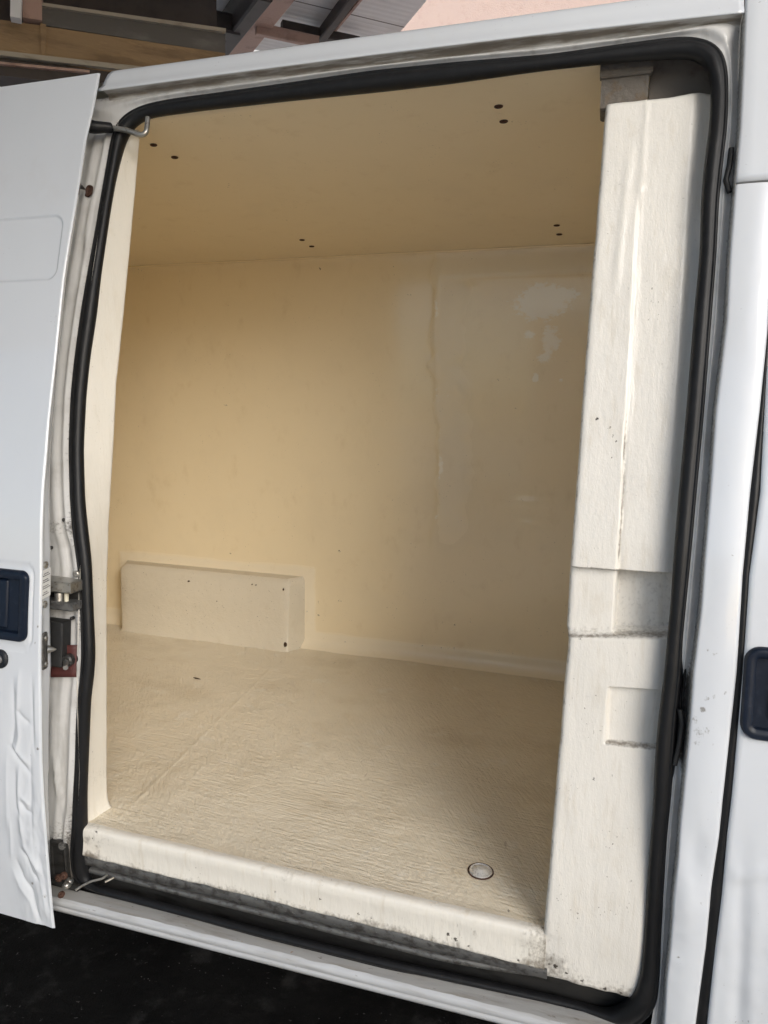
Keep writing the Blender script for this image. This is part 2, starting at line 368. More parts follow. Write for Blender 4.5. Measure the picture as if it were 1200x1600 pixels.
# ceiling lining
rows = [[(x, y, ceil_z(y) + .004 * math.cos(y * 2)) for y in axis_pts(.325, YB + .01, .04)] for x in axis_pts(XL, XR + .01, .1)]
ceil = grid('cargo_ceiling', rows, 'ceiling', van, solid=.04)
cn = np.array([0, .0926, 1.0]); cn /= np.linalg.norm(cn)
for px in [(240,227),(273,246),(472,373),(487,383),(779,167),(787,190),(870,350),(874,364)]:
    q = at_plane(px, (0, .3, 2.0205), cn)
    if 'rivet' not in SHARED:
        bm = bmesh.new(); prev = None
        for r_, h_ in ((.0105, 0), (.0105, .002), (.0095, .003), (.0068, .003), (.0060, .0012), (.0042, .0012), (.0036, .0030), (.0012, .0036)):
            cur = [bm.verts.new((r_ * 1.15 * math.cos(2*math.pi*k/12), r_ * .85 * math.sin(2*math.pi*k/12), h_)) for k in range(12)]
            if prev:
                for k in range(12): bm.faces.new((prev[k], prev[(k+1) % 12], cur[(k+1) % 12], cur[k]))
            prev = cur
        bm.faces.new(prev); me = bpy.data.meshes.new('rivet'); bm.to_mesh(me); bm.free(); me.materials.append(M['rust']); SHARED['rivet'] = me
    o = link('rivet', SHARED['rivet'], None, ceil, smooth=False)
    o.matrix_local = Matrix.Translation(Vector((q[0], q[1], ceil_z(q[1]) + .004 * math.cos(q[1] * 2)))) @ Vector(-cn).to_track_quat('Z', 'Y').to_matrix().to_4x4()
tube('ceiling_bead', [(x, YB - .012 + .002 * fbm(x * 6, 1, 1), ceil_z(YB) - .004 + .002 * fbm(x * 5, 2, 1)) for x in axis_pts(XL, XR - .02, .03)], .007, 'wall', van, 8)
# floor with its turned-down front edge
prof = [(YB + .01, 0.0)] + [(y, 0.0) for y in np.linspace(YB - .01, .06, 100)]
prof += [(.045, .000), (.032, .0005), (.020, .002), (.010, .003), (.0035, .0022), (-.0015, -.0002), (-.0048, -.004), (-.0062, -.009), (-.0068, -.016)]
prof += [(-.007 - .002 * math.sin((z + .022) * 48), z) for z in np.linspace(-.022, -.084, 16)] + [(-.005, -.0875), (.004, -.089), (.03, -.089), (.06, -.08)]
fsp = []
for px in [(690,1420),(696,1422),(686,1418),(652,1409),(720,1402),(706,1387),(560,1362),(795,1423),(840,1448),(848,1452),(700,1460),(712,1468),(733,1478),(640,1466),(620,1462),(660,1468),(810,1500),(836,1492),(150,1300),(145,1310),(140,1320),(500,1405),(430,1393),(580,1434),(560,1428),(675,1477),(690,1480),(750,1495),(780,1500),(600,1452)]:
    fsp.append((at_y(px, -.006) if px[1] > 1290 + .231 * (px[0] - 135) else at_z(px, 0), random.uniform(.0035, .006), random.uniform(.5, .8)))
rows = []; grm = []; frn = []; spo = []
for x in axis_pts(XL, XR, .0045):
    r = []
    fr = ss(-1.5, -1.4, x)
    for k, (y, z) in enumerate(prof):
        yy, zz = y, z
        zz += .0022 * fbm(x * 4, y * 4, 0) * (1 if y > .05 else .4)
        if y < .06:
            yy += .0012 * fbm(x * 9, z * 12, 2.0); zz += .0010 * fbm(x * 7, 5.0, z * 9)
            if z < -.06: zz += .0025 * fbm(x * 14, 3.0, 1.0) - .006 * ss(-.5, .0, x)
            g_ = .52 * ss(-.058, -.088, z) * (.7 + .6 * fbm(x * 3, 2, 2)) + .45 * ss(-.16, -.06, x) + .20 * ss(.1, .5, fbm(x * 5, 9, z * 8)) + .42 * ss(-.55, -.12, x) * ss(.15, .6, fbm(x * 60, 3, z * 5)) * ss(-.01, -.03, z) + .55 * ss(-1.26, -1.36, x) * (.5 + fbm(x * 40, z * 40, 1))
        else: g_ = .10 * ss(.0, -.3, x - -.05) * 0
        # raised lap joints of the glass mat
        if y > .05:
            zz += .0022 * math.exp(-((x + 1.30 + .10 * (y - .12)) / .006) ** 2) * ss(1.36, 1.30, y) * (.6 + .8 * abs(fbm(x * 3, y * 6, 3)))
            zz += .0011 * math.exp(-((x + 1.20 + .10 * (y - .12)) / .005) ** 2) * ss(1.2, .9, y) * (.3 + abs(fbm(x * 3, y * 7, 6)))
            zz += .0022 * math.exp(-((y - 1.30 - .03 * (x + 1.42)) / .008) ** 2) * ss(-1.38, -1.44, x)
        if x < -1.42 and y < .10: yy = max(yy, .10); zz = max(zz, -.02)
        if y < .02 and x > -.12: yy += .003 * ss(-.10, -.062, x)
        q = (x, yy, zz); r.append(q); frn.append(0); grm.append(g_); spo.append(spots_val(q, fsp) if y < .3 or y > 1 else 0)
    rows.append(r)
KF = 103; nc = len(prof); spt = [min(1.0, g_ * 1.0) for g_ in frn]
G2 = np.array(grm).reshape(-1, nc); SP = np.array(spo).reshape(-1, nc)
floor = grid('cargo_floor', [r[:KF + 1] for r in rows], 'floor', van, attrs={'grime': G2[:, :KF + 1], 'spot': SP[:, :KF + 1]}, flip=False)
x0i = next(i for i, r in enumerate(rows) if r[0][0] > -1.415)
x1i = next(i for i, r in enumerate(rows) if r[0][0] > -.060)
grid('threshold', [r[KF:] for r in rows[x0i:x1i]], 'threshold', van, attrs={'grime': G2[x0i:x1i, KF:], 'spot': SP[x0i:x1i, KF:]}, flip=False)
# drain cap
dc = at_z((751, 1362), 0)
loops = []
for r_, h_ in ((.030, -.002), (.030, .003), (.0275, .0045), (.0255, .0025), (.024, .0025), (.019, .006), (.010, .0105), (.003, .0115)):
    loops.append([(dc[0] + r_ * math.cos(2*math.pi*k/20), dc[1] + r_ * math.sin(2*math.pi*k/20) * (1 if h_ < .005 else .92), .001 + h_) for k in range(20)])
loops_mesh('drain_cap', loops, 'drain', floor, True, True, False)
loops_mesh('drain_ring', [[(dc[0] + r_ * math.cos(2*math.pi*k/24), dc[1] + r_ * math.sin(2*math.pi*k/24), h_) for k in range(24)] for r_, h_ in ((.0345, -.003), (.0345, .0022), (.031, .0026), (.031, -.003))], 'rust', floor, False, False)
# wheel arch cover
loops = []
for t, z in ((0, -.01), (.02, .012), (.5, .18), (.93, .335), (.98, .352), (1.0, .360), (1.0, .362)):
    i = .0 if z < .34 else (z - .34) * .9
    e = .012 * max(0, (.012 - z) / .022)
    y0 = 1.542 + .008 * t + i * 1.1 - e
    x1f = -1.444 + .012 * t - i + e; x1b = -1.392 - i * .4 + .0 * t; x0f = -2.418 - .0 * t + i - e; x0b = -2.46 + i * .4
    ring = [(x0b, 1.66, z)]
    ring += [(x0f - .004, y0 + .014, z), (x0f, y0 + .004, z), (x0f + .008, y0, z)]
    for s in np.linspace(.05, .95, 24): ring.append((x0f + (x1f - x0f) * s, y0 + .003 * fbm(s * 5, z * 8, 1), z))
    ring += [(x1f - .012, y0, z), (x1f - .003, y0 + .004, z), (x1f, y0 + .012, z), (x1b, 1.66, z)]
    loops.append(ring)
arch = loops_mesh('wheel_arch_cover', loops, 'arch', van, True, True, True)
for px, rx, rz, s in [((446,1007), .0085, .0125, 0), ((295,908), .006, .004, 0), ((394,913), .003, .003, 0), ((400,914), .004, .002, 0), ((443,921), .004, .006, 0)]:
    q = at_y(px, 1.542 + .008 * min(1, max(0, 0))); q = at_y(px, 1.5435)
    loops_mesh('chip', [[(q[0] + rx * k_ * math.cos(2*math.pi*k/10), 1.5445 - dy, q[2] + rz * k_ * math.sin(2*math.pi*k/10) * (1 + .2 * math.sin(3 * k))) for k in range(10)] for k_, dy in ((1, 0), (1, .004), (.7, .005))], 'twig', arch)
# near-side lining behind the sliding door, and its reveal at the opening
Lpx = [(165,1262),(165,1255),(165,1100),(165,900),(168,820),(172,750),(180,600),(190,500),(200,400),(209,300),(217,210),(221,170)]
Lin = np.array([at_x(p, -1.374) for p in Lpx])
def lin_y(z): return float(np.interp(z, Lin[:, 2], Lin[:, 1]))
SEAL_L = [  # (inner, outer) picture points of the rubber door seal, up the rear side of the opening
 ((139,1365),(114,1372)),((136,1330),(110,1335)),((136,1290),(113,1292)),((136,1240),(115,1240)),((138,1190),(118,1190)),((140,1140),(119,1140)),((142,1090),(122,1090)),
 ((147,1055),(126,1055)),((149,1020),(128,1025)),((147,980),(127,980)),((144,905),(124,905)),((143,880),(121,880)),((137,830),(114,830)),((132,780),(110,780)),((130,700),(108,700)),
 ((134,620),(111,620)),((140,560),(117,560)),((151,487),(127,487)),((157,433),(136,433)),((165,380),(148,367)),((173,327),(157,313)),((181,281),(166,262)),((190,240),(174,215)),((197,214),(181,194)),
 ((206,200),(192,181)),((219,190),(207,171)),((235,184),(227,163)),((267,179),(267,155))]
SEAL_T = [((320,172),(320,148)),((450,157),(450,130)),((583,143),(583,111)),((700,130),(700,99)),((860,109),(860,85)),((982,96),(982,68)),((1050,91),(1050,59))]
SEAL_R = [((1078,90),(1080,57)),((1096,97),(1109,62)),((1106,110),(1127,74)),((1110,130),(1135,98)),((1111,153),(1137,142)),((1109,198),(1135,198)),((1101,255),(1128,255)),((1096,312),(1122,312)),((1094,397),(1118,397)),
 ((1084,500),(1110,500)),((1073,640),(1099,640)),((1061,770),(1087,770)),((1053,870),(1078,870)),((1048,950),(1070,950)),((1043,1000),(1065,1000)),((1039,1050),(1063,1050)),((1032,1100),(1057,1100)),((1027,1150),(1052,1150)),
 ((1023,1200),(1050,1200)),((1022,1250),(1047,1250)),((1018,1300),(1041,1300)),((1011,1400),(1035,1400)),((1006,1480),(1031,1480))]
sin_l = [P(a, .055) for a, b in SEAL_L]
zz = np.array([p[2] for p in sin_l]); xx = np.array([p[0] for p in sin_l])
od = np.argsort(zz); zz, xx = zz[od], xx[od]
rows = []; grm = []
for z in axis_pts(-.085, 2.0, .006):
    xs = float(np.interp(z, zz, xx)) if z < 1.93 else -1.372
    xs = min(xs, -1.345); yb = lin_y(max(z, .012)); ys = S(z) + .03
    fil = .035 * math.exp(-max(z, 0) / .02) if z > -.01 else .035
    yb_ = yb - (.10 if z < -.01 else .0) * ss(-.01, -.03, z)
    r = []
    wv = .0012 * fbm(z * 6, 1, 2)
    for t in (0, .15, .3, .45, .6, .75, .88, .95, 1.0):
        x = xs - .008 + (-1.370 - xs + .008) * t + wv * t + (.0008 * fbm(z * 14, t * 4, 0)) + fil * .5 * t
        r.append((x, ys + (yb_ - ys) * t, z))
    r += [(-1.376, yb_ + .006, z), (-1.386, yb_ + .010, z), (-1.42, yb_ + .013, z), (-2.2, yb_ + .013, z), (XL, yb_ + .013, z)]
    rows.append(r); grm += [.25 * ss(.02, -.05, z) + .15 * ss(.2, .6, fbm(p[0] * 9, 5, z * 6)) * (1 if z < .3 else .3) for p in r]
grid('near_wall_lining', rows, 'reveal', van, attrs={'grime': grm}, flip=True)
# bulkhead (cab end) and rear end
rows = [[(XR, y, z) for y in np.linspace(max(S(z) + .20, .44 * ss(1.7, 1.8, z)), YB, 16)] for z in axis_pts(-.01, 2.05, .1)]
grid('bulkhead_lining', rows, 'wall', van, solid=.03, off=1)
rows = [[(XL, y, z) for y in axis_pts(0, YB, .1)] for z in axis_pts(-.01, 2.05, .1)]
grid('rear_end_lining', rows, 'wall', van, solid=.03)
# bulky front pillar lining, right of the opening
def xin(z): return float(np.interp(z, [-.11, .014, .70, .725, 1.3, 1.93], [-.071, -.071, -.054, -.061, -.056, -.047]))
psp = []
for px, r_, a_ in [((933,655),.0045,1.2),((952,668),.006,.8),((958,680),.005,.8),((963,690),.004,.7),((928,1218),.005,1.2),((938,1115),.003,.8),((938,1142),.003,.8),((907,1000),.01,.5),((1050,268),.0035,.9),((868,1510),.014,1),((885,1520),.010,.9),((910,1532),.010,.8),((945,1545),.010,.9),((970,1552),.010,.9),((858,1507),.01,.7),((955,715),.003,.6),((1040,718),.004,.8)]:
    ps_ = P(px, .04); ps_ = P(px, .04 + .036 * ss(.0, .55, ps_[2])); psp.append((ps_, r_ * (.75 if px[1] < 1480 else .5), a_ * .85))
rows = []; grm = []; spo = []
ZP = sorted(set([round(float(z), 4) for z in list(axis_pts(-.108, 1.905, .006)) + list(axis_pts(.46, .9, .002))]))
for z in ZP:
    x0 = xin(z) + .0010 * fbm(z * 9, 0, 4); xe = .178; r = []; g_ = []
    cols = [(x0, .20), (x0, .10), (x0, .06), (x0, .018), (x0 + .0008, .009), (x0 + .003, .0035), (x0 + .007, .001)] + [(x, 0) for x in np.linspace(x0 + .012, xe, 62)]
    for x, dd in cols:
        d = .046 + dd
        d += .035 * ss(.13, .19, x) ** 1.2
        xs = .042 - .006 * ss(.85, 1.75, z) + .002 * fbm(z * 12, 4, 4)
        up = ss(.857, .863, z + .002 * fbm(x * 20, 1, 1)); dn = 1 - ss(.709, .722, z - .10 * max(x, -.06) + .003 * fbm(x * 14, 2, 2))
        mid = (1 - up) * (1 - dn)
        lf = 1 - ss(xs - .003, xs + .003, x)
        top = ss(1.62, 1.70, z)
        d += up * (-.007 * lf * (1 - top) + .0055 * math.exp(-((x - xs) / .0022) ** 2) * ss(1.22, 1.12, z) - .0018 * math.exp(-((x - xs - .005) / .006) ** 2) * ss(1.0, 1.3, z))
        d += mid * (.014 * lf + .058 * (1 - lf))
        pk = ss(.036, .042, x + .003 * fbm(z * 10, 3, 3)) * ss(.480, .486, z - .05 * (x - .04)) * (1 - ss(.604, .610, z - .06 * (x - .04)))
        d += dn * (-.006 + .017 * pk)
        if z < .0:
            f0 = ss(.0, -.006, z); d = d - f0 * dd * (1 if dd < .05 else 0) + f0 * .0025 * (1 - ss(x0, x0 + .05, x))
        if dd < .02:
            d += .0014 * fbm(x * 8, 7, z * 4)
            d += -.0028 * math.exp(-(((x - .005 - .02 * (z - 1.6) * 2) / .009) ** 2)) * ss(1.42, 1.55, z) * ss(1.84, 1.7, z)
            d += -.0026 * math.exp(-(((x - .035) / .016) ** 2 + ((z - 1.70 - .2 * (x - .035)) / .008) ** 2))
        zt = z
        d += .006 * ss(1.899, 1.905, z); zt = z + .010 * ss(1.75, 1.9, z) * ss(.085, .185, x) ** 1.4
        q = (x, S(z) + d, zt + (.0012 * fbm(x * 20, 8, 8) if z > 1.88 else (.003 * fbm(x * 25, 6, 6) - .06 * (x + .07) * .4 if z < -.09 else 0))); r.append(q)
        ex_ = .036 * ss(.0, .55, z); kk = (q[1] + ex_ - CAM[1]) / (q[1] - CAM[1])   # the lining stands deeper in the opening higher up
        q = (q[0] * kk, q[1] + ex_, CAM[2] + (q[2] - CAM[2]) * kk); r[-1] = q
        e = .0
        e = max(e, .55 * math.exp(-((z - .860) / .004) ** 2), .62 * math.exp(-((z - .714 - .10 * max(x, -.06)) / .0035) ** 2), .25 * math.exp(-((z - .722 - .10 * max(x, -.06)) / .012) ** 2))
        if dn > .5 and x > .036: e = max(e, .6 * math.exp(-((z - .483 - .05 * (x - .04)) / .004) ** 2), .5 * math.exp(-((z - .607 - .06 * (x - .04)) / .003) ** 2))
        if up > .5: e = max(e, .8 * math.exp(-((x - xs) / .002) ** 2) * ss(1.22, 1.12, z) * ss(.85, .9, z))
        e = max(e, .62 * ss(-.07, -.105, z) * (.7 + .7 * fbm(x * 9, 1, 5)), .5 * ss(-.02, -.07, z) * math.exp(-((x + .05) / .05) ** 2), .10 * ss(.1, .5, fbm(x * 5, 11, z * 2.2)), .16 * mid * (1 - lf))
        if x < x0 + .004: e = max(e, .25 + .3 * fbm(1, 1, z * 30))
        g_.append(e); spo.append(spots_val(q, psp))
    rows.append(r); grm += g_
# close the ledge on top and the foot
def cap_row(row, dy, dz): return [(p[0], p[1] + dy, p[2] + dz) for p in row]
top_rows = [[(p[0], p[1] + .012, p[2] + .003) for p in rows[-1]], [(p[0], max(p[1], .39), p[2] + .004) for p in rows[-1]]]
bot_rows = [[(p[0], max(p[1], .10), p[2] + .004) for p in rows[0]], [(p[0], p[1] + .008, p[2] - .002) for p in rows[0]]]
nc = len(rows[0]); rows = bot_rows + rows + top_rows; grm = [.4] * (2 * nc) + grm + [.25] * (2 * nc); spo = [0] * (2 * nc) + spo + [0] * (2 * nc)
grid('front_pillar_lining', rows, 'lining', van, attrs={'grime': grm, 'spot': spo})
# frame corner seen above the pillar lining
box('ceiling_edge_filler', -.062, .045, .345, .42, 1.915, 2.03, 'bracket', van, .006)
box('frame_corner_plate', .048, .23, .37, .40, 1.86, 2.06, 'cavity', van, .004)
box('filler_lip', -.066, .052, .335, .36, 1.985, 2.03, 'bracket', van, .004)

# ---- door seal ----------------------------------------------------
def seal_ring():
    ins, out = [], []
    for a, b in SEAL_L + SEAL_T + SEAL_R: ins.append(P(a, .052)); out.append(P(b, .034))
    # round the lower front corner and back along the sill
    for a, b, za, zb, ya, yb in [((1001,1525),(1028,1535),None,None,.045,.028),((990,1556),(1022,1580),None,None,.040,.022)]:
        ins.append(P(a, ya)); out.append(P(b, yb))
    for a, b in [((955,1580),(985,1612)),((900,1566),(905,1580)),((750,1531),(760,1548)),((600,1499),(605,1514)),((400,1450),(405,1464)),((200,1400),(205,1408)),((150,1385),(150,1395)),((141,1374),(122,1386))]:
        ins.append(at_z(a, -.172)); out.append(at_z(b, -.192))
    return np.array(ins), np.array(out)
si, so = seal_ring()
def dense_closed(a, n):
    a = np.vstack([a, a[:1]]); d = np.r_[0, np.cumsum(np.linalg.norm(np.diff(a, axis=0), axis=1))]
    return a, d
mid_p = (si + so) / 2; _, dd_ = dense_closed(mid_p, 0)
def interp_closed(a, n, it):
    a2 = np.vstack([a, a[:1]]); t = np.linspace(0, dd_[-1], n, endpoint=False)
    q = np.stack([np.interp(t, dd_, a2[:, k]) for k in range(3)], 1)
    for _ in range(it): q = .25 * np.roll(q, 1, 0) + .5 * q + .25 * np.roll(q, -1, 0)
    return q
NS = 700
sI, sO = interp_closed(si, NS, 10), interp_closed(so, NS, 10)
seal_rows = []
for k in range(NS):
    i_, o_ = Vector(sI[k]), Vector(sO[k]); t = Vector(sI[(k+1) % NS] - sI[k-1]) + Vector(sO[(k+1) % NS] - sO[k-1]); t.normalize()
    w = (i_ - o_); wl = w.length; wd = w.normalized(); up = t.cross(wd).normalized()
    if up.y > 0 and abs(up.y) > .3: up = -up
    if abs(up.y) <= .3 and up.z < 0: up = -up
    r = []
    for u, h in ((-.06, -.35), (-.06, -.05), (-.04, .04), (.0, .10), (.05, .13), (.09, .12), (.12, .13), (.18, .24), (.28, .36), (.40, .44), (.54, .47), (.68, .45), (.80, .38), (.92, .25), (1.0, .08), (1.03, -.08), (1.0, -.35)):
        r.append(o_ + w * u + up * (h * max(wl, .024) * .85))
    seal_rows.append(r)
grid('door_seal', seal_rows, 'rubber', van, closed=True)

# ---- door frame around the seal --------------------------------------
skin_px = [(1164,23),(1160,113),(1156,198),(1149,283),(1140,397),(1135,500),(1118,640),(1109,770),(1100,880),(1095,950),(1083,1050),(1076,1150),(1069,1220),(1062,1290),(1059,1340),(1052,1400),(1047,1480),(1041,1530),(1037,1600)]
skin_r = np.array([P(p, 0) for p in skin_px]); _o = np.argsort(skin_r[:, 2])
def skin_x(z): return float(np.interp(z, skin_r[_o, 2], skin_r[_o, 0]))
C3, B3 = [], []
for k, (a, b) in enumerate(SEAL_L):
    c = P(b, .034); C3.append(c)
    z = c[2]
    if z < 1.90: B3.append(np.array([-1.80, S(z) + .034, z]))
    else:
        f = (z - 1.90) / .145; B3.append(np.array([-1.80 + .55 * f ** 3, S(2.06) + .034, 1.90 + .174 * min(1, f * 1.6)]))
for a, b in SEAL_T: c = P(b, .034); C3.append(c); B3.append(np.array([c[0], S(2.074) + .026, 2.071 - .02 * max(0, (c[0] + 1.43) / 1.66) ** 2.5]))
for k, (a, b) in enumerate(SEAL_R):
    c = P(b, .034); C3.append(c)
    if k < 4: B3.append(np.array([[.20, .225, .2275, .2275][k], S(2.05) + .032, [2.072, 2.068, 2.03, 1.98][k]]))
    else: B3.append(np.array([skin_x(c[2]), S(c[2]) + .032, c[2]]))
for b in [(1028,1535),(1022,1580),(1012,1640)]:
    c = P(b, .03); C3.append(c); B3.append(np.array([skin_x(c[2]), S(c[2]) + .03, c[2]]))
C3 = smooth_path(C3, 520, 8)
dB = np.array(B3); B3 = []
# follow the same parameter as the inner path
cp = np.array([P(b, .034) for a, b in SEAL_L + SEAL_T + SEAL_R] + [P(b, .03) for b in [(1028,1535),(1022,1580),(1012,1640)]])
dc_ = np.r_[0, np.cumsum(np.linalg.norm(np.diff(cp, axis=0), axis=1))]; tt = np.linspace(0, dc_[-1], 520)
B3 = np.stack([np.interp(tt, dc_, dB[:, k]) for k in range(3)], 1)
for _ in range(6): B3[1:-1] = .25 * B3[:-2] + .5 * B3[1:-1] + .25 * B3[2:]
rows = []; grm = []
for k in range(520):
    c, b = C3[k], B3[k]; w = np.linalg.norm(b - c); r = []
    left = c[0] < -1.3 and c[2] < 1.98; head = c[2] > 2.0; right = c[0] > .1 and not head
    for t in (-.012, 0, .006, .012, .018, .026, .034, .042, .050, .058, .066, .076, .09, .12):
        u = t / .12
        if left: dist = t * 1.0 if t < .1 else w; q = c + (b - c) / w * min(dist, w)
        else: q = c + (b - c) * max(u, -.1)
        d = 0
        if left:
            z = c[2]; wob = .012 * math.exp(-((z - 1.72) / .09) ** 2)
            d = -.010 * math.exp(-((t - .016 - wob) / .006) ** 2) + .008 * math.exp(-((t - .032 - wob) / .01) ** 2) - .006 * math.exp(-((t - .055) / .005) ** 2)
            d += .010 * ss(.50, .56, z) * ss(.86, .80, z) * ss(.005, .02, t)
            lx = .010 + .11 * max(0, (.12 - z)) ; d += -.009 * math.exp(-((t - .075 + .55 * ss(.25, -.02, z) * .09) / .007) ** 2) * ss(.4, .3, z)
        elif head:
            d = -.012 * math.exp(-((u - .35) / .22) ** 2) + .004 * ss(.7, .95, u)
        elif right:
            d = -.004 * math.exp(-((u - .35) / .1) ** 2) + .006 * ss(.5, .9, u)
            z = c[2]; rec = ss(.42, .50, z) * ss(.70, .60, z); d += .03 * rec * ss(.0, .2, u) * ss(1.0, .75, u)
        q = q + np.array([0, d, 0]); r.append(q)
        e = 0
        if head: e = .45 * ss(.62, .95, u) + .15 * ss(.25, .1, u)
        elif right: e = .35 * ss(.6, 1, u) + .5 * ss(.42, .50, c[2]) * ss(.72, .62, c[2]) + .2 * ss(.3, .0, u)
        else: e = .30 * ss(.02, .0, t) + .45 * ss(.12, -.1, c[2]) + .35 * math.exp(-((c[2] - .86) / .03) ** 2) + .25 * ss(.75, .70, c[2]) * ss(.55, .6, c[2])
        grm.append(e)
    rows.append(r)
frame = grid('door_frame', rows, 'jamb', van, attrs={'grime': grm}, flip=True)
# the header part carries more dirt: a second skin part with its own look
hd = []; grm = []
for x in axis_pts(-1.42, .226, .012):
    r = []
    zc = float(np.interp(x, [p[0] for p in C3[(C3[:, 2] > 2.0)]], [p[2] for p in C3[(C3[:, 2] > 2.0)]])) if x > -1.29 and x < .10 else None
    y0 = S(2.078)
    for t, (dy, z) in enumerate(((.001, 2.0785), (.008, 2.0765), (.016, 2.0745), (.0215, 2.0720), (.0235, 2.069), (.024, 2.065), (.028, 2.0615))):
        r.append((x, y0 + dy + .0012 * fbm(x * 9, t, 2), z - .02 * max(0, (x + 1.43) / 1.66) ** 2.5)); grm.append((.2, .5, .6, .6, .6, .4, .2)[t] + .25 * fbm(x * 4, t * .4, 7))
    hd.append(r)
grid('drip_channel', hd, 'header', van, attrs={'grime': grm}, flip=True)
# return face of the front pillar skin
rows = []
for z in axis_pts(-.26, 2.055, .02):
    x = skin_x(z); rows.append([(x + .001, S(z) + .001, z), (x - .0002, S(z) + .004, z), (x - .001, S(z) + .018, z), (x - .001, S(z) + .042, z)])
grid('pillar_return', rows, 'jamb', van, attrs={'grime': [.25, .35, .5, .6] * len(rows)}, flip=False)
# reveal of dark latch recess in the front pillar
q = P((1058, 1130), .03)
rr_plate('latch_recess', (q[0] - .016, q[0] + .012, .47, .70), .012, [(0, 0), (0, .004), (.004, .006), (.006, .001)], lambda a, b, h: (a, S(b) + .045 - h, b), 'track', van)
tube('latch_hook', [P(p, .03) for p in [(1062,1108),(1066,1130),(1062,1160),(1054,1195)]], .0055, 'black', van)
tube('check_spring', [P(p, .025) for p in [(1143,232),(1140,258),(1134,282),(1140,300)]], .006, 'black', van)

# ---- outer skin -------------------------------------------------------
prof = [(S(2.078) + .006, 2.0790), (S(2.078) + .001, 2.0785), (S(2.078), 2.081), (S(2.083) + .0005, 2.086), (.293, 2.10), (.301, 2.118), (.309, 2.135), (.316, 2.146), (.326, 2.152), (.345, 2.156), (.40, 2.16)]
xl = [-1.437, -1.437, -1.437, -1.436, -1.434, -1.432, -1.428, -1.420, -1.408, -1.395, -1.38]
rows = []
for k in range(121):
    u = k / 120; r = []
    for (y, z), x0 in zip(prof, xl):
        x = x0 + (.229 - x0) * u; s = -.013 * (x + 1.45) / 1.68
        r.append((x, y + .0006 * fbm(x * 3, z * 9, 2), z + s * ss(2.08, 2.15, z) - .02 * max(0, (x + 1.43) / 1.66) ** 2.5 * (1 - ss(2.08, 2.14, z))))
    rows.append(r)
grid('roof_rail', rows, 'paint', van, solid=.003, attrs={'grime': [.15 * (j < 4) for k in range(121) for j in range(11)]}, flip=True)
rows = [[(x, y, z) for y, z in ((.395, 2.158), (.5, 2.175), (.9, 2.20), (1.4, 2.17), (1.78, 2.05), (1.84, 1.8), (1.9, .6), (1.9, -.25))] for x in axis_pts(-3.2, 1.0, .3)]
grid('roof', rows, 'paint', van, smooth=True, flip=True, attrs={'grime': [0] * (8 * len(rows))})
# body side behind the sliding door
rows = []
for z in axis_pts(-.25, 2.08, .04): rows.append([(x, S(z) + .002, z) for x in (-3.2, -2.6, -2.0, -1.62)])
rows += [[(x, y, z) for x in (-3.2, -2.6, -2.0, -1.62)] for y, z in ((.33, 2.11), (.42, 2.13))]
grid('rear_side_panel', rows, 'paint', van, attrs={'grime': [0] * (4 * len(rows))}, solid=.004, off=1, flip=False)

# front pillar strip between opening and cab door
gap_px = [(1200,520),(1188,640),(1173,770),(1161,900),(1152,1050),(1140,1160),(1130,1250),(1124,1310),(1112,1390),(1104,1480),(1088,1600)]
gap3 = np.array([P(p, 0) for p in gap_px]); _g = np.argsort(gap3[:, 2])
def gap_x(z): return float(np.interp(z, gap3[_g, 2], gap3[_g, 0]))
gapr3 = np.array([P(p, 0) for p in [(1188,770),(1171,900),(1161,1050),(1143,1250),(1137,1300),(1128,1400),(1118,1480),(1105,1600)]]); _gr = np.argsort(gapr3[:, 2])
def gapr_x(z): return float(np.interp(z, gapr3[_gr, 2], gapr3[_gr, 0]))
psk = [(P(px, 0), r_, a_) for px, r_, a_ in [((1106,1015),.004,1.1),((1117,1022),.005,1.1),((1130,1023),.003,.8),((1098,1108),.006,1.2),((1105,1092),.006,.9),((1115,1088),.005,1),((1133,1082),.004,1),((1085,1125),.010,.55),((1092,1145),.014,.5),((1105,1140),.012,.5),((1088,1160),.010,.5),((1112,1160),.010,.42),((1110,1237),.004,1),((1095,1410),.005,1),((1060,1495),.004,.9),((1118,615),.004,.5)]]
rows = []; grm = []
for z in axis_pts(-.26, 1.678, .005):
    a, b = skin_x(z), gap_x(z); r = []
    for k, u in enumerate([0, .01, .03, .07] + list(np.linspace(.12, .88, 20)) + [.93, .97, .99, 1.0]):
        x = a + (b - a) * u; d = .004 * (1 - ss(0, .04, u)) + .006 * ss(.95, 1.0, u) - .004 * math.sin(math.pi * u)
        dn = math.exp(-((z - .29) / .055) ** 2) * math.exp(-((u - .45) / .3) ** 2)
        d += .006 * dn - .004 * math.exp(-((z - .20) / .06) ** 2) * math.exp(-((u - .3) / .3) ** 2) + .0015 * fbm(x * 12, 3, z * 9) * ss(.55, .2, z) + .0008 * fbm(x * 9, 1, z * 4)
        q = (x, S(z) + d, z); r.append(q); grm.append(spots_val(q, psk))
    r += [(b + .001, S(z) + .018, z), (b + .001, S(z) + .05, z)]; grm += [.3, .5]
    rows.append(r)
grid('front_pillar_skin', rows, 'paint', van, attrs={'grime': grm}, flip=False)
rows = []
for z in axis_pts(1.684, 2.06, .02) : rows.append([(skin_x(z) + .001, S(z) + .03, z), (skin_x(z) + .001, S(z) + .003, z), (skin_x(z) + .006, S(z), z)] + [(x, S(z), z) for x in np.linspace(.26, 1.25, 12)])
for y, z in ((.293, 2.09), (.303, 2.115), (.315, 2.135), (.345, 2.143), (.40, 2.146)): rows.append([(.232, y + .02, z), (.232, y + .003, z), (.238, y, z)] + [(x, y, z) for x in np.linspace(.26, 1.25, 12)])
rows = [[(p[0], p[1] + .012, p[2] - .001) for p in rows[0]]] + rows
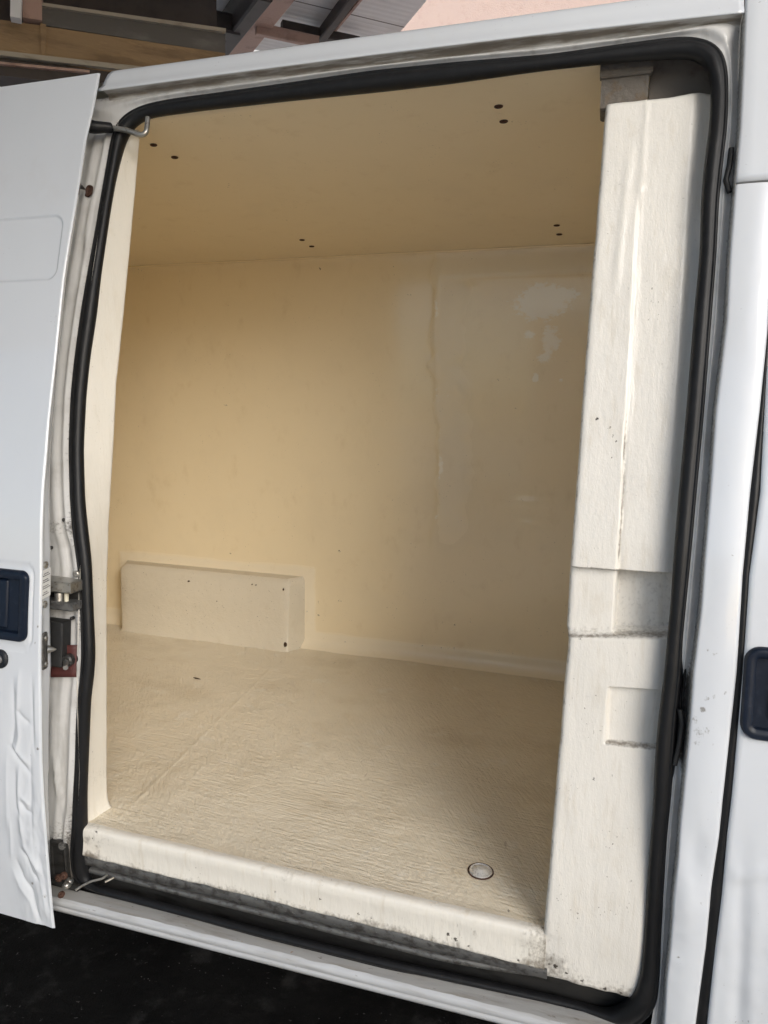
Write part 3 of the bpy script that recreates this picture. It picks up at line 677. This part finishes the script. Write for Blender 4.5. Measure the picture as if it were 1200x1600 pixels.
grid('cab_corner_panel', rows, 'paint', van, attrs={'grime': [0] * (15 * len(rows))}, flip=False)
# dark rubber in the gap of the cab door
rows = [[(gap_x(z) + .0005, S(z) + .016, z), (gapr_x(z) + .0015, S(z) + .016, z)] for z in axis_pts(-.26, 1.675, .03)]
grid('cab_door_weatherstrip', rows, 'rubber', van, smooth=True, solid=.01, off=1, flip=False)
# cab door
rows = []; zs = axis_pts(-.25, 1.675, .006)
for z in zs:
    a = gapr_x(z) if z < 1.3 else gap_x(z) + .016; r = [(a + .001, S(z) + .03, z), (a, S(z) + .010, z)]
    for x in [a + .0008, a + .003, a + .006] + list(np.linspace(a + .012, .50, 36)) + list(np.linspace(.54, 1.28, 14)):
        d = .004 * (1 - ss(a, a + .006, x))
        lo = ss(.42, .12, z)
        d += lo * (.004 * math.exp(-((x - .318 - .06 * (.3 - z)) / .014) ** 2) - .0025 * math.exp(-((x - .345 - .05 * (.3 - z)) / .016) ** 2) + .002 * fbm(x * 14, 2, z * 8)) if x < .5 else 0
        d += -.004 * math.exp(-((z - .27 - .4 * (x - .33)) / .02) ** 2) * ss(.29, .31, x) * ss(.42, .36, x)
        r.append((x, S(z) + d, z))
    rows.append(r)
cd = grid('cab_door', rows, 'paint', van, attrs={'grime': [0] * (len(rows) * len(rows[0]))}, flip=False, skip=lambda q: .303 < sum(p[0] for p in q) / 4 < .464 and .568 < sum(p[2] for p in q) / 4 < .731)
hz0, hz1 = .557, .742
ch = rr_plate('door_handle', (.292, .475, hz0, hz1), .03, [(0, -.004), (0, .008), (.003, .012), (.009, .013), (.016, .012), (.021, .008), (.023, -.022)], on_skin(0), 'navy', cd)
rr_plate('grip', (.345, .47, .60, .70), .012, [(0, -.021), (0, .004), (.004, .007)], on_skin(0), 'navydark', ch)
rr_plate('window', (.42, 1.18, 1.02, 1.58), .06, [(0, -.004), (0, .004), (.012, .005), (.014, .002)], on_skin(0), 'glass', cd)

# ---- sill ---------------------------------------------------------------
def sill_z(x): return -.218 + .018 * (x + 1.42)
rows = []; grm = []
for x in axis_pts(-1.50, .215, .006):
    zt = sill_z(x); w = .003 * fbm(x * 5, 1, 1) + .0016 * fbm(x * 18, 2, 1)
    dent = .006 * math.exp(-((x + 1.12) / .06) ** 2)
    zb = -.260 + .018 * (x + 1.42)
    pr = [(.02, zb - .004), (-.025, zb - .003), (-.034, zb), (-.037, zb + .006), (-.0385, zb + .016), (-.036, zb + .019), (-.0395, zb + .023), (-.041, zt - .010), (-.0405 + w, zt - .004), (-.038 + w + dent * .3, zt + w * .6 - dent * .5), (-.033 + w, zt + .003 + w * .5), (-.027, zt + .005), (-.021, zt + .006), (-.014, zt + .008), (-.006, zt + .010), (.002, zt + .011), (.010, zt + .006), (.014, zt - .008), (.03, zt - .012), (.10, zt - .012)]
    rows.append([(x, y, z) for y, z in pr])
sk = rows
grid('door_sill', [r[:11] for r in sk], 'sillskin', van, attrs={'grime': [(.3, .3, .35, .4, .38, .55, .36, .30, .22, .30, .42)[j] for r in sk for j in range(11)]}, flip=True)
grid('sill_tread', [r[10:16] for r in sk], 'sill', van, flip=True)
grid('step_well_floor', [r[15:] for r in sk], 'track', van, flip=True)
# metal strip under the floor edge, back of the step well, runner track
def strip(name, pts_fn, mt, x0=-1.40, x1=.16, step=.02):
    return grid(name, [pts_fn(x) for x in axis_pts(x0, x1, step)], mt, van, flip=True)
strip('floor_edge_strip', lambda x: [(x, .012, -.082), (x, -.001 + .0004 * fbm(x * 8, 1, 1), -.088 - .004 * ss(-.5, 0, x)), (x, -.001 + .0006 * fbm(x * 6, 3, 1), -.104), (x, .001, -.120 + .002 * fbm(x * 5, 4, 1)), (x, .008, -.123), (x, .03, -.123)], 'galv', -1.40, -.058)
strip('step_well_back', lambda x: [(x, .028, -.110), (x, .034, -.14), (x, .040, -.17), (x, .045, -.23)], 'track')
strip('runner_track', lambda x: [(x, .034 + .05 * ss(-.35, .16, x), -.134), (x, .016 + .05 * ss(-.35, .16, x) , -.136), (x, .010 + .05 * ss(-.35, .16, x), -.139), (x, .010 + .05 * ss(-.35, .16, x), -.150), (x, .016 + .05 * ss(-.35, .16, x), -.153), (x, .034 + .05 * ss(-.35, .16, x), -.153)], 'galv', -1.36, .17)
box('underbody', -3.1, 1.0, .06, 1.7, -.26, -.10, 'underside', van, .01)

# ---- sliding door, run back to the left ----------------------------------
DO = -.075
edge_px = [(84,1450),(81,1425),(78,1390),(73,1330),(68,1260),(64,1190),(63,1100),(62,1030),(63,960),(64,900),(64,850),(67,760),(75,660),(86,560),(92,500),(99,433),(107,380),(116,327),(125,271),(133,217),(144,172),(155,112)]
edge3 = np.array([P(p, DO) for p in edge_px]); _e = np.argsort(edge3[:, 2]); ez, ex = edge3[_e, 2], edge3[_e, 0]
def door_x(z): return float(np.interp(z, ez, ex))
CRE = []
for pts, a, w in [([(30,1042),(28,1100),(26,1128)], -.011, .011), ([(21,1060),(22,1130),(18,1165),(26,1182)], .010, .007), ([(26,1108),(36,1122),(47,1132)], .008, .006), ([(28,1118),(30,1150),(25,1178)], -.009, .007),
                  ([(15,1166),(28,1186),(38,1197),(47,1210)], .010, .006), ([(17,1160),(32,1180),(45,1195)], -.009, .007), ([(30,1196),(29,1245),(33,1290),(38,1320)], -.010, .008), ([(24,1200),(25,1260),(34,1280)], .006, .007), ([(31,1250),(40,1266),(50,1272)], .009, .006), ([(33,1244),(46,1260)], -.007, .006),
                  ([(50,1050),(51,1110),(52,1165),(56,1180)], .007, .005), ([(56,1060),(56,1160)], -.005, .006), ([(48,1160),(48,1260),(52,1320)], .006, .005),
                  ([(32,1325),(42,1340),(50,1362),(62,1378)], .010, .006), ([(36,1318),(50,1342),(64,1366)], -.009, .007), ([(26,1345),(36,1372),(50,1392),(56,1420),(66,1446)], .012, .008), ([(20,1358),(32,1385),(46,1405),(58,1440)], -.007, .011), ([(54,1340),(66,1390),(74,1440)], -.006, .007), ([(60,1330),(70,1380),(78,1430)], .005, .005), ([(11,1170),(12,1300)], -.006, .012), ([(16,1280),(18,1345)], -.005, .006)]:
    q = resample([P(p, DO)[[0, 2]] for p in pts], 14); w *= 1.25; CRE.append((q, a * .52, w, q.min(0) - 3 * w, q.max(0) + 3 * w))
def dents(x, z):
    d = 0
    for q, a, w, lo, hi in CRE:
        if lo[0] < x < hi[0] and lo[1] < z < hi[1]:
            A, B = q[:-1], q[1:]; ab = B - A; t = np.clip(((x - A[:, 0]) * ab[:, 0] + (z - A[:, 1]) * ab[:, 1]) / (ab ** 2).sum(1), 0, 1)
            dx = x - A[:, 0] - t * ab[:, 0]; dz = z - A[:, 1] - t * ab[:, 1]; dd = dx * dx + dz * dz; k = int(dd.argmin())
            s = (k + t[k]) / 13.0; d += a * math.exp(-(math.sqrt(dd[k] + 2e-6)) / w * 1.1) * min(1, 4 * s + .25, 4 * (1 - s) + .25)
    return d
def sd_rr(x, z, x0, x1, z0, z1, r):
    qx = abs(x - (x0 + x1) / 2) - (x1 - x0) / 2 + r; qz = abs(z - (z0 + z1) / 2) - (z1 - z0) / 2 + r
    return math.hypot(max(qx, 0), max(qz, 0)) + min(max(qx, qz), 0) - r
ZB = -.241
zs = axis_pts(ZB, .545, .0028) + axis_pts(.56, 1.48, .0085)[0:] + axis_pts(1.50, 1.74, .0028) + axis_pts(1.75, 2.09, .011)
us = [0, .0006, .0015, .003] + list(np.arange(.0055, .26, .0026)) + list(np.linspace(.27, 1.42, 28))
rows = []; grm = []
dsp = [(P(px, DO), r_, a_) for px, r_, a_ in [((59,980),.004,.9),((59,1170),.005,1),((55,1005),.003,.9),((40,1440),.007,.8),((70,1400),.010,.5),((10,156),.003,.6),((60,270),.002,.6),((50,1380),.007,.7)]]
for z in zs:
    xe = door_x(z); r = []; wr = ss(.56, .40, z)
    for u in us:
        x = xe - u; d = DO
        d += .010 * (1 - ss(0, .004, u)) * .35
        if u < .27:
            if wr > 0:
                d += wr * dents(x, z) + wr * ss(.27, .05, u) * .0022 * fbm(x * 8, 3.3, z * 3) + .0028 * wr * ss(.25, .1, z) * fbm(x * 26, 7, z * 9) * ss(.14, .03, u)
            d += .004 * (1 - ss(-.001, .004, abs(sd_rr(x, z, -1.70, -1.412, .562, .774, .028)) - .0025))      # pressed rim round the handle
        if 1.45 < z < 1.80:
            d += .0055 * ss(.004, -.004, sd_rr(x, z, -2.62, -1.428, 1.527, 1.700, .030))
        d += .0014 * fbm(x * 2.5, 1, z * 2)
        q = (x, S(z) + d, z); r.append(q); grm.append(spots_val(q, dsp))
    rows.append(r)
def hole(q, x0, x1, z0, z1):
    cx = sum(p[0] for p in q) / 4; cz = sum(p[2] for p in q) / 4; return sd_rr(cx, cz, x0, x1, z0, z1, .02) < 0
sd = grid('sliding_door', rows, 'paint', van, attrs={'grime': grm}, flip=True, skip=lambda q: hole(q, -1.68, -1.432, .585, .752))
# shut face along the door's front edge
FLP = [(80,1450),(80,1390),(80,1040),(79,860),(77,780),(79,700),(88,600),(97,500),(104,433),(121,327),(138,217),(159,112)]
fl3 = np.array([P(p, DO + .05) for p in FLP]); _f = np.argsort(fl3[:, 2])
def face_x(z): return float(np.interp(z, fl3[_f, 2], fl3[_f, 0]))
rows = []; grm = []
for z in axis_pts(ZB, 2.089, .006):
    xe = door_x(z); xi = face_x(z); y = S(z) + DO; wr = .002 * fbm(z * 20, 1, 1) * ss(.3, 0, z)
    def X(t): return xe + (xi - xe) * t
    rows.append([(xe, y + .0025, z), (xe + .0012, y + .0008, z), (xe + .0016, y + .004, z), (X(.2), y + .010, z), (X(.5) + wr, y + .025, z), (X(.85) + wr, y + .043, z), (xi, y + .05, z), (xi - .02, y + .053, z), (xi - .10, y + .053, z)])
    grm += [0, .1, .05, .1, .12, .15, .3, .4, .4]
sf = grid('shut_face', rows, 'paint', sd, attrs={'grime': grm}, flip=False)
rows = [[(x, S(z) + DO + .06, z) for x in (-1.46, -1.8, -2.2, -2.8)] for z in axis_pts(ZB, 2.089, .1)]
grid('inner_panel', rows, 'jamb', sd, attrs={'grime': [.2] * (4 * len(rows))}, solid=.004, off=1)
def on_face(a, b, h): return (door_x(b) + (face_x(b) - door_x(b)) * min(1, a / .05) + .0008 + h, S(b) + DO + a, b)
for z, a in ((P((68, 886), DO)[2], .022), (P((67, 948), DO)[2], .020)):
    screw('screw', on_face(a, z, .0008), (1, 0, .02), .0078, 'steel', sf, .004)
zt, zb = P((66, 893), DO)[2], P((66, 938), DO)[2]
lab = rr_plate('label', (.004, .049, zb, zt), .004, [(0, .0006), (0, .0014), (.0004, .0016)], on_face, 'label', sf, smooth=False)
lz = zt - .009
k = 0
for line in [(.012, .036), (.007, .044), None, (.007, .034), (.007, .040), None, (.007, .036), (.007, .045), None, (.012, .030), (.007, .037)]:
    if line:
        a = line[0]
        while a < line[1]:
            w = random.uniform(.0022, .0065); rr_plate('print_mark', (a, min(a + w, line[1] + .001), lz - .0026, lz), .0006, [(0, .0014), (0, .0019)], on_face, 'ink', lab, seg=1, smooth=False); a += w + .0014
        lz -= .0052
    else: lz -= .0058
# striker plate with its cone
zt, zb = P((68, 992), DO)[2], P((66, 1050), DO)[2]
sp = rr_plate('striker_plate', (.006, .030, zb, zt), .007, [(0, 0), (0, .003), (.001, .004)], on_face, 'galv', sf)
for f_ in (.16, .86): screw('screw', on_face(.020, zt + (zb - zt) * f_, .004), (1, 0, 0), .006, 'steel', sf, .004)
c0 = Vector(on_face(.030, zt + (zb - zt) * .50, .003))
tube('striker_cone', [c0, c0 + Vector((.006, .005, -.001)), c0 + Vector((.012, .010, -.002)), c0 + Vector((.016, .014, -.003))], [.011, .0085, .005, .002], 'steel', sf)
# outside handle and lock
hd_ = rr_plate('door_handle', (-1.69, -1.4225, .575, .762), .024, [(0, -.004), (0, .006), (.003, .011), (.008, .0125), (.017, .0125), (.023, .009), (.027, -.028)], on_skin(DO), 'navy', sd)
rr_plate('grip', (-1.66, -1.492, .602, .735), .008, [(0, -.027), (0, -.004), (.003, .000), (.008, .002)], on_skin(DO), 'navy', hd_)
rr_plate('grip_shadow_lip', (-1.490, -1.452, .606, .731), .006, [(0, -.0275), (0, -.024), (.003, -.0245)], on_skin(DO), 'navydark', hd_)
lk = rr_plate('lock_cylinder', (-1.535, -1.485, .496, .546), .024, [(0, -.003), (0, .005), (.004, .009), (.010, .0095), (.012, .005)], on_skin(DO), 'navydark', sd, seg=8)
rr_plate('lock_barrel', (-1.521, -1.499, .510, .532), .011, [(0, .002), (0, .0085), (.002, .010)], on_skin(DO), 'steel', lk, seg=8)

# ---- fittings on the rear jamb --------------------------------------------
# upper guide arm: rubber sleeve, rod, upturned end
a_, b_, c_, d_ = P((138, 198), -.02), P((176, 200), .015), P((224, 211), .03), P((231, 184), .035)
ar = tube('guide_arm', list(smooth_path([P((160, 199), .0), b_, P((200, 204), .022), P((215, 210), .028), c_, P((229, 206), .032), P((230, 196), .034), d_], 40, 2)), .0072, 'steel', van)
tube('rubber_sleeve', [a_, P((145, 198), -.015), P((150, 199), -.01), P((162, 199), .002), P((174, 200), .012), P((176, 200), .014)], [.0165, .0175, .0165, .0145, .0135, .010], 'rubber', ar, 16)
# rust spot and stop bolt
q = P((138, 298), .03); 
rr_plate('rust_pit', (q[0] - .011, q[0] + .011, q[2] - .017, q[2] + .017), .011, [(0, -.006), (0, -.001), (.002, .0005), (.006, -.003)], lambda a, b, h: (a + .004 * nz(a * 90, b * 90, 1), S(b) + .029 - h, b), 'rust', van)
tube('stop_bolt', [P((122, 291), -.03), P((127, 292), -.01), P((133, 296), .02)], [.007, .006, .0015], 'track', van, 8)
# striker pair with roller
z1, z2, z3, z4 = P((105, 905), .02)[2], P((105, 925), .02)[2], P((105, 940), .02)[2], P((105, 951), .02)[2]
X0, X1 = -1.52, P((122, 920), .02)[0] + .004
stk = box('latch_striker', X0, X1, S(.7) - .012, S(.7) + .045, z2 + .004, z1, 'steel', van, .004)
box('striker_foot', X0, X1, S(.68) - .006, S(.68) + .045, z4, z3 + .004, 'galv', stk, .003)
tube('roller', [P((93, 926), .012) - np.array([0, 0, 0]), P((93, 940), .012)], .013, 'steel', stk, 14)
tube('roller', [P((104, 926), .012), P((104, 940), .012)], .006, 'ivory', stk, 12)
box('striker_back', X0 + .03, X1 - .004, S(.69) + .030, S(.69) + .045, z4, z1 - .005, 'track', stk, .002)
q = P((119, 897), .028); screw('screw', q, (0.3, -1, 0), .008, 'steel', stk, .004)
# black cover plate, red tape and bolt
p0, p1 = P((98, 973), 0), P((98, 1044), 0)
rr_plate('cover_plate', (-1.56, p0[0], p1[2], p0[2]), .006, [(0, -.02), (0, .012), (.003, .014)], on_skin(.012), 'black', van)
p0, p1 = P((124, 1006), .03), P((124, 1056), .03)
rows = [[(x, S(z) + .017 - .002 * math.sin((x + 1.5) * 30), z + .12 * (x - p0[0])) for x in np.linspace(-1.53, p0[0], 10)] for z in np.linspace(p1[2], p0[2], 8)]
tape = grid('red_tape', rows, 'red', van, solid=.002, off=1, flip=True)
b0 = P((106, 1032), .010)
tube('bolt', [b0 + np.array([0, .02, 0]), b0 + np.array([0, -.004, 0]), b0 + np.array([0, -.008, 0])], [.017, .017, .013], 'track', van, 16)
tube('stop_pin', [b0 + np.array([0, -.004, 0]), b0 + np.array([.012, -.022, -.004]), b0 + np.array([.022, -.034, -.006])], [.0075, .0065, .0068], 'steel', van, 12)
for px in [(113, 966), (79, 856), (101, 812)]:
    q = P(px, .03); loops_mesh('hole_plug', [[(q[0] + r_ * math.cos(2*math.pi*k/10), q[1] - .006 - h_, q[2] + r_ * 1.3 * math.sin(2*math.pi*k/10)) for k in range(10)] for r_, h_ in ((.004, -.012), (.004, 0), (.0025, .001))], 'track', van)
# lower runner bracket, bolts and check wire
q0, q1 = P((84, 1372), .01), P((107, 1312), .03)
br = rr_plate('runner_bracket', (q0[0] - .02, q1[0] - .004, q0[2] - .01, q1[2] - .01), .006, [(0, -.01), (0, .006), (.003, .008), (.010, .007), (.013, .004)], on_skin(.026), 'track', van)
for px, mt in [((97, 1322), 'galv'), ((92, 1372), 'rust'), ((100, 1368), 'rust')]: screw('bolt', P(px, .012), (.3, -1, .2), .009, mt, br, .008)
box('bracket_foot', q0[0] - .02, q1[0] + .030, -.02, .05, -.196, -.176, 'track', van, .003)
for px in [(104, 1384), (108, 1378)]: screw('bolt', at_z(px, -.168), (0.1, -.2, 1), .010, 'steel', br, .010)
screw('bolt', at_z((96, 1398), -.178), (0.1, -.6, .8), .008, 'rust', br, .008)
tube('check_wire', list(smooth_path([at_z((118, 1391), -.168), at_z((128, 1384), -.160), at_z((142, 1377), -.150), at_z((160, 1373), -.146), at_z((172, 1363), -.140), at_z((184, 1364), -.138), at_z((178, 1371), -.146), at_z((164, 1378), -.152)], 50, 3)), .0034, 'steel', van, 8)
screw('bolt', at_z((157, 1362), -.134), (0, -.3, 1), .010, 'galv', van, .008)

# a splinter lying on the cargo floor
q = at_z((308, 1060), .004); d = at_z((313, 1061.5), .004) - at_z((303, 1059), .004)
tw = tube('wood_splinter', [q - d * .6, q - d * .2, q + d * .2, q + d * .55], [.001, .0035, .0028, .0008], 'twig', None, 6)
tw['label'] = 'tiny dark wood splinter lying on the cream cargo floor before the wheel arch cover'; tw['category'] = 'splinter'

# ------------------------------------------------------------------ behind the van: open shed, pink house, pale fence
H = Vector((.77, .64, 0)).normalized(); Q = Vector((-H.y, H.x, 0))
shed = empty('open_shed', (-1.2, 4.6, GZ), 'open steel shed with brown beams, tan fascia and pale sheet roof behind the van', 'shed')
RO = np.array([0, 3.6, 3.85]); RN = np.array(H.cross(Q + Vector((0, 0, .10)))); RN = RN / np.linalg.norm(RN)
def on_roof(px, dz=0.0): return at_plane(px, RO + np.array([0, 0, dz]), RN)
# each roof sheet is a ribbed strip lying along the eave direction
r0 = Vector(on_roof((623, 50))); r1 = Vector(on_roof((665, 0))); ed = (r1 - r0)
qd = (Q + Vector((0, 0, .10))).normalized()
lines = [(623, 50), (633, 36), (652, 14)]
org = Vector(on_roof((632, 37)))
for k in range(-2, 7):
    w = .50; y0 = -w * (k + 1) ; rows = []
    def skew(v): # the cut end of the roof
        return ed.normalized().dot(H) / max(1e-6, abs(ed.normalized().dot(qd))) * 0
    ends = []
    for t in np.linspace(0, w, 31):
        off = y0 + t; hgt = -.0025 * (1 if (t % .0667) < .0333 else 0)
        a = org + qd * off; s_end = ed.dot(H) / ed.dot(qd) * off
        rows.append([a + H * s + Vector((0, 0, hgt)) for s in (s_end, s_end - 2.5, s_end - 6.0)])
    grid('roof_sheet', rows, 'roofsheet', shed, smooth=False, solid=.02, off=1)
    a = org + qd * y0; bar('sheet_joint', a + H * (ed.dot(H) / ed.dot(qd) * y0) + Vector((0, 0, -.012)), a + H * (ed.dot(H) / ed.dot(qd) * y0 - 6) + Vector((0, 0, -.012)), .022, .022, (0, 0, 1), 'greyband', shed)
def rbeam(name, pa, pb, w, h, mt, dz=-.12): return bar(name, on_roof(pa, dz), on_roof(pb, dz), w, h, RN, mt, shed)
rbeam('rafter', (448, -30), (358, 92), .19, .10, 'brown', -.14)
rbeam('rafter', (414, -30), (338, 72), .10, .22, 'darksteel', -.16)
rbeam('purlin', (566, -30), (492, 70), .055, .09, 'darksteel', -.10)
rbeam('purlin', (584, -30), (500, 72), .02, .05, 'brown', -.05)
rbeam('tie_beam', (400, 45), (497, 66), .05, .07, 'brown', -.20)
rbeam('eave_beam', (130, -8), (372, 46), .17, .12, 'darksteel', -.22)
rbeam('eave_beam', (440, 40), (560, 66), .07, .06, 'darksteel', -.10)
# fascia in one upright plane along the eave
FO = np.array([-1.1, 3.05, 0.0]); FN = np.array([Q.x, Q.y, 0])
def fq(*pp): return [at_plane(p, FO, FN) for p in pp]
NB = (Q.x, Q.y, 0)
slab('fascia_board', fq((-60, 22), (66, 40), (66, 96), (-60, 76)), NB, .06, 'tan', shed)
slab('fascia_board', fq((70, 41), (352, 83), (352, 140), (70, 97)), NB, .06, 'tan', shed)
slab('grey_band', fq((66, 10), (352, 51), (352, 83), (66, 39)), NB, .05, 'greyband', shed)
def front(px, o): return [Vector(p) - Vector(NB) * o for p in px]
slab('trim_strip', front(fq((66, 7), (352, 47), (352, 53), (66, 12)), .02), NB, .03, 'trim', shed)
slab('trim_strip', front(fq((-60, 76), (240, 110), (240, 118), (-60, 83)), .03), NB, .05, 'trim', shed)
slab('joint_cover', front(fq((63, 38), (72, 40), (71, 98), (66, 97)), .012), NB, .02, 'tan', shed)
slab('bracket_block', front(fq((36, -20), (66, -14), (66, 36), (36, 32)), .03), NB, .12, 'brown', shed)
slab('hanging_lamp', front(fq((20, -20), (37, -18), (35, 44), (19, 41)), .10), NB, .06, 'roofsheet', shed)
slab('lower_beam', fq((-60, 84), (240, 120), (240, 145), (22, 120), (-60, 112)), NB, .14, 'darksteel', shed)
slab('lower_trim', front(fq((-60, 93), (140, 112), (140, 116), (-60, 97)), .02), NB, .04, 'brown', shed)
slab('upper_board', [Vector(p) + Vector(NB) * .14 for p in fq((-60, -120), (345, -50), (345, 75), (66, 40), (-60, 40))], NB, .04, 'darksteel', shed)
slab('post', [Vector(p) + Vector(NB) * .5 for p in fq((26, 60), (60, 66), (60, 480), (26, 480))], NB, .15, 'brown', shed)
# pale fence seen in the gaps under the roof
fence = empty('sheet_fence', (-8.5, 9.2, GZ), 'bright white sheet fence glimpsed in gaps under the shed roof', 'fence')
f0, f1 = np.array([-14.0, 9.2]), np.array([-3.5, 9.2])
for k in range(30):
    a = f0 + (f1 - f0) * k / 30; b = f0 + (f1 - f0) * (k + .965) / 30
    loops_mesh('fence_sheet', [[(a[0], a[1], z), (b[0], b[1], z), (b[0], b[1] + .03, z), (a[0], a[1] + .03, z)] for z in (GZ, 7.4)], 'whitesheet', fence)
loops_mesh('fence_rail', [[(f0[0], f0[1] + .06, z), (f1[0], f1[1] + .06, z), (f1[0], f1[1] + .12, z), (f0[0], f0[1] + .12, z)] for z in (GZ, 7.3)], 'rib', fence)
# pink house
house = empty('rendered_house', (3, 9, GZ), 'salmon pink rendered house wall rising behind the van roof', 'house')
box('wall', -3.4, 9.0, 8.2, 12.0, GZ, 9.5, 'pink', house, .02)
box('roof', -3.7, 9.3, 7.9, 12.3, 9.505, 9.7, 'brown', house, .02)

# unseen canopy over the yard, added to shade the upper door and rail
for k in range(10):
    x0 = -8.9 + k * 1.0
    rows = [[(x0 + t, y, 3.55 + .05 * (y + 4) / 5 + (.03 if int(t / .1) % 2 else 0)) for y in (-4.2, -1.5, 1.5)] for t in np.linspace(0, .985, 20)]
    grid('unseen_canopy_sheet', rows, 'roofsheet', shed, smooth=False, solid=.01)
for y in (-4.0, -1.4, 1.2): bar('unseen_canopy_beam', (-9.0, y, 3.47), (1.1, y, 3.47), .10, .14, (0, 0, 1), 'brown', shed)
for y in (-4.0, 1.2): bar('unseen_canopy_post', (-8.5, y, GZ), (-8.5, y, 3.40), .12, .12, (1, 0, 0), 'brown', shed)

house2 = empty('rendered_house', (1.2, -13.5, GZ), 'low salmon pink house across the yard, seen only mirrored in the glossy cargo wall', 'house')
box('wall', -1.75, 4.0, -15.0, -12.0, GZ, 3.3, 'pink', house2, .02)
box('roof', -1.95, 4.2, -15.2, -11.8, 3.305, 3.45, 'brown', house2, .02)
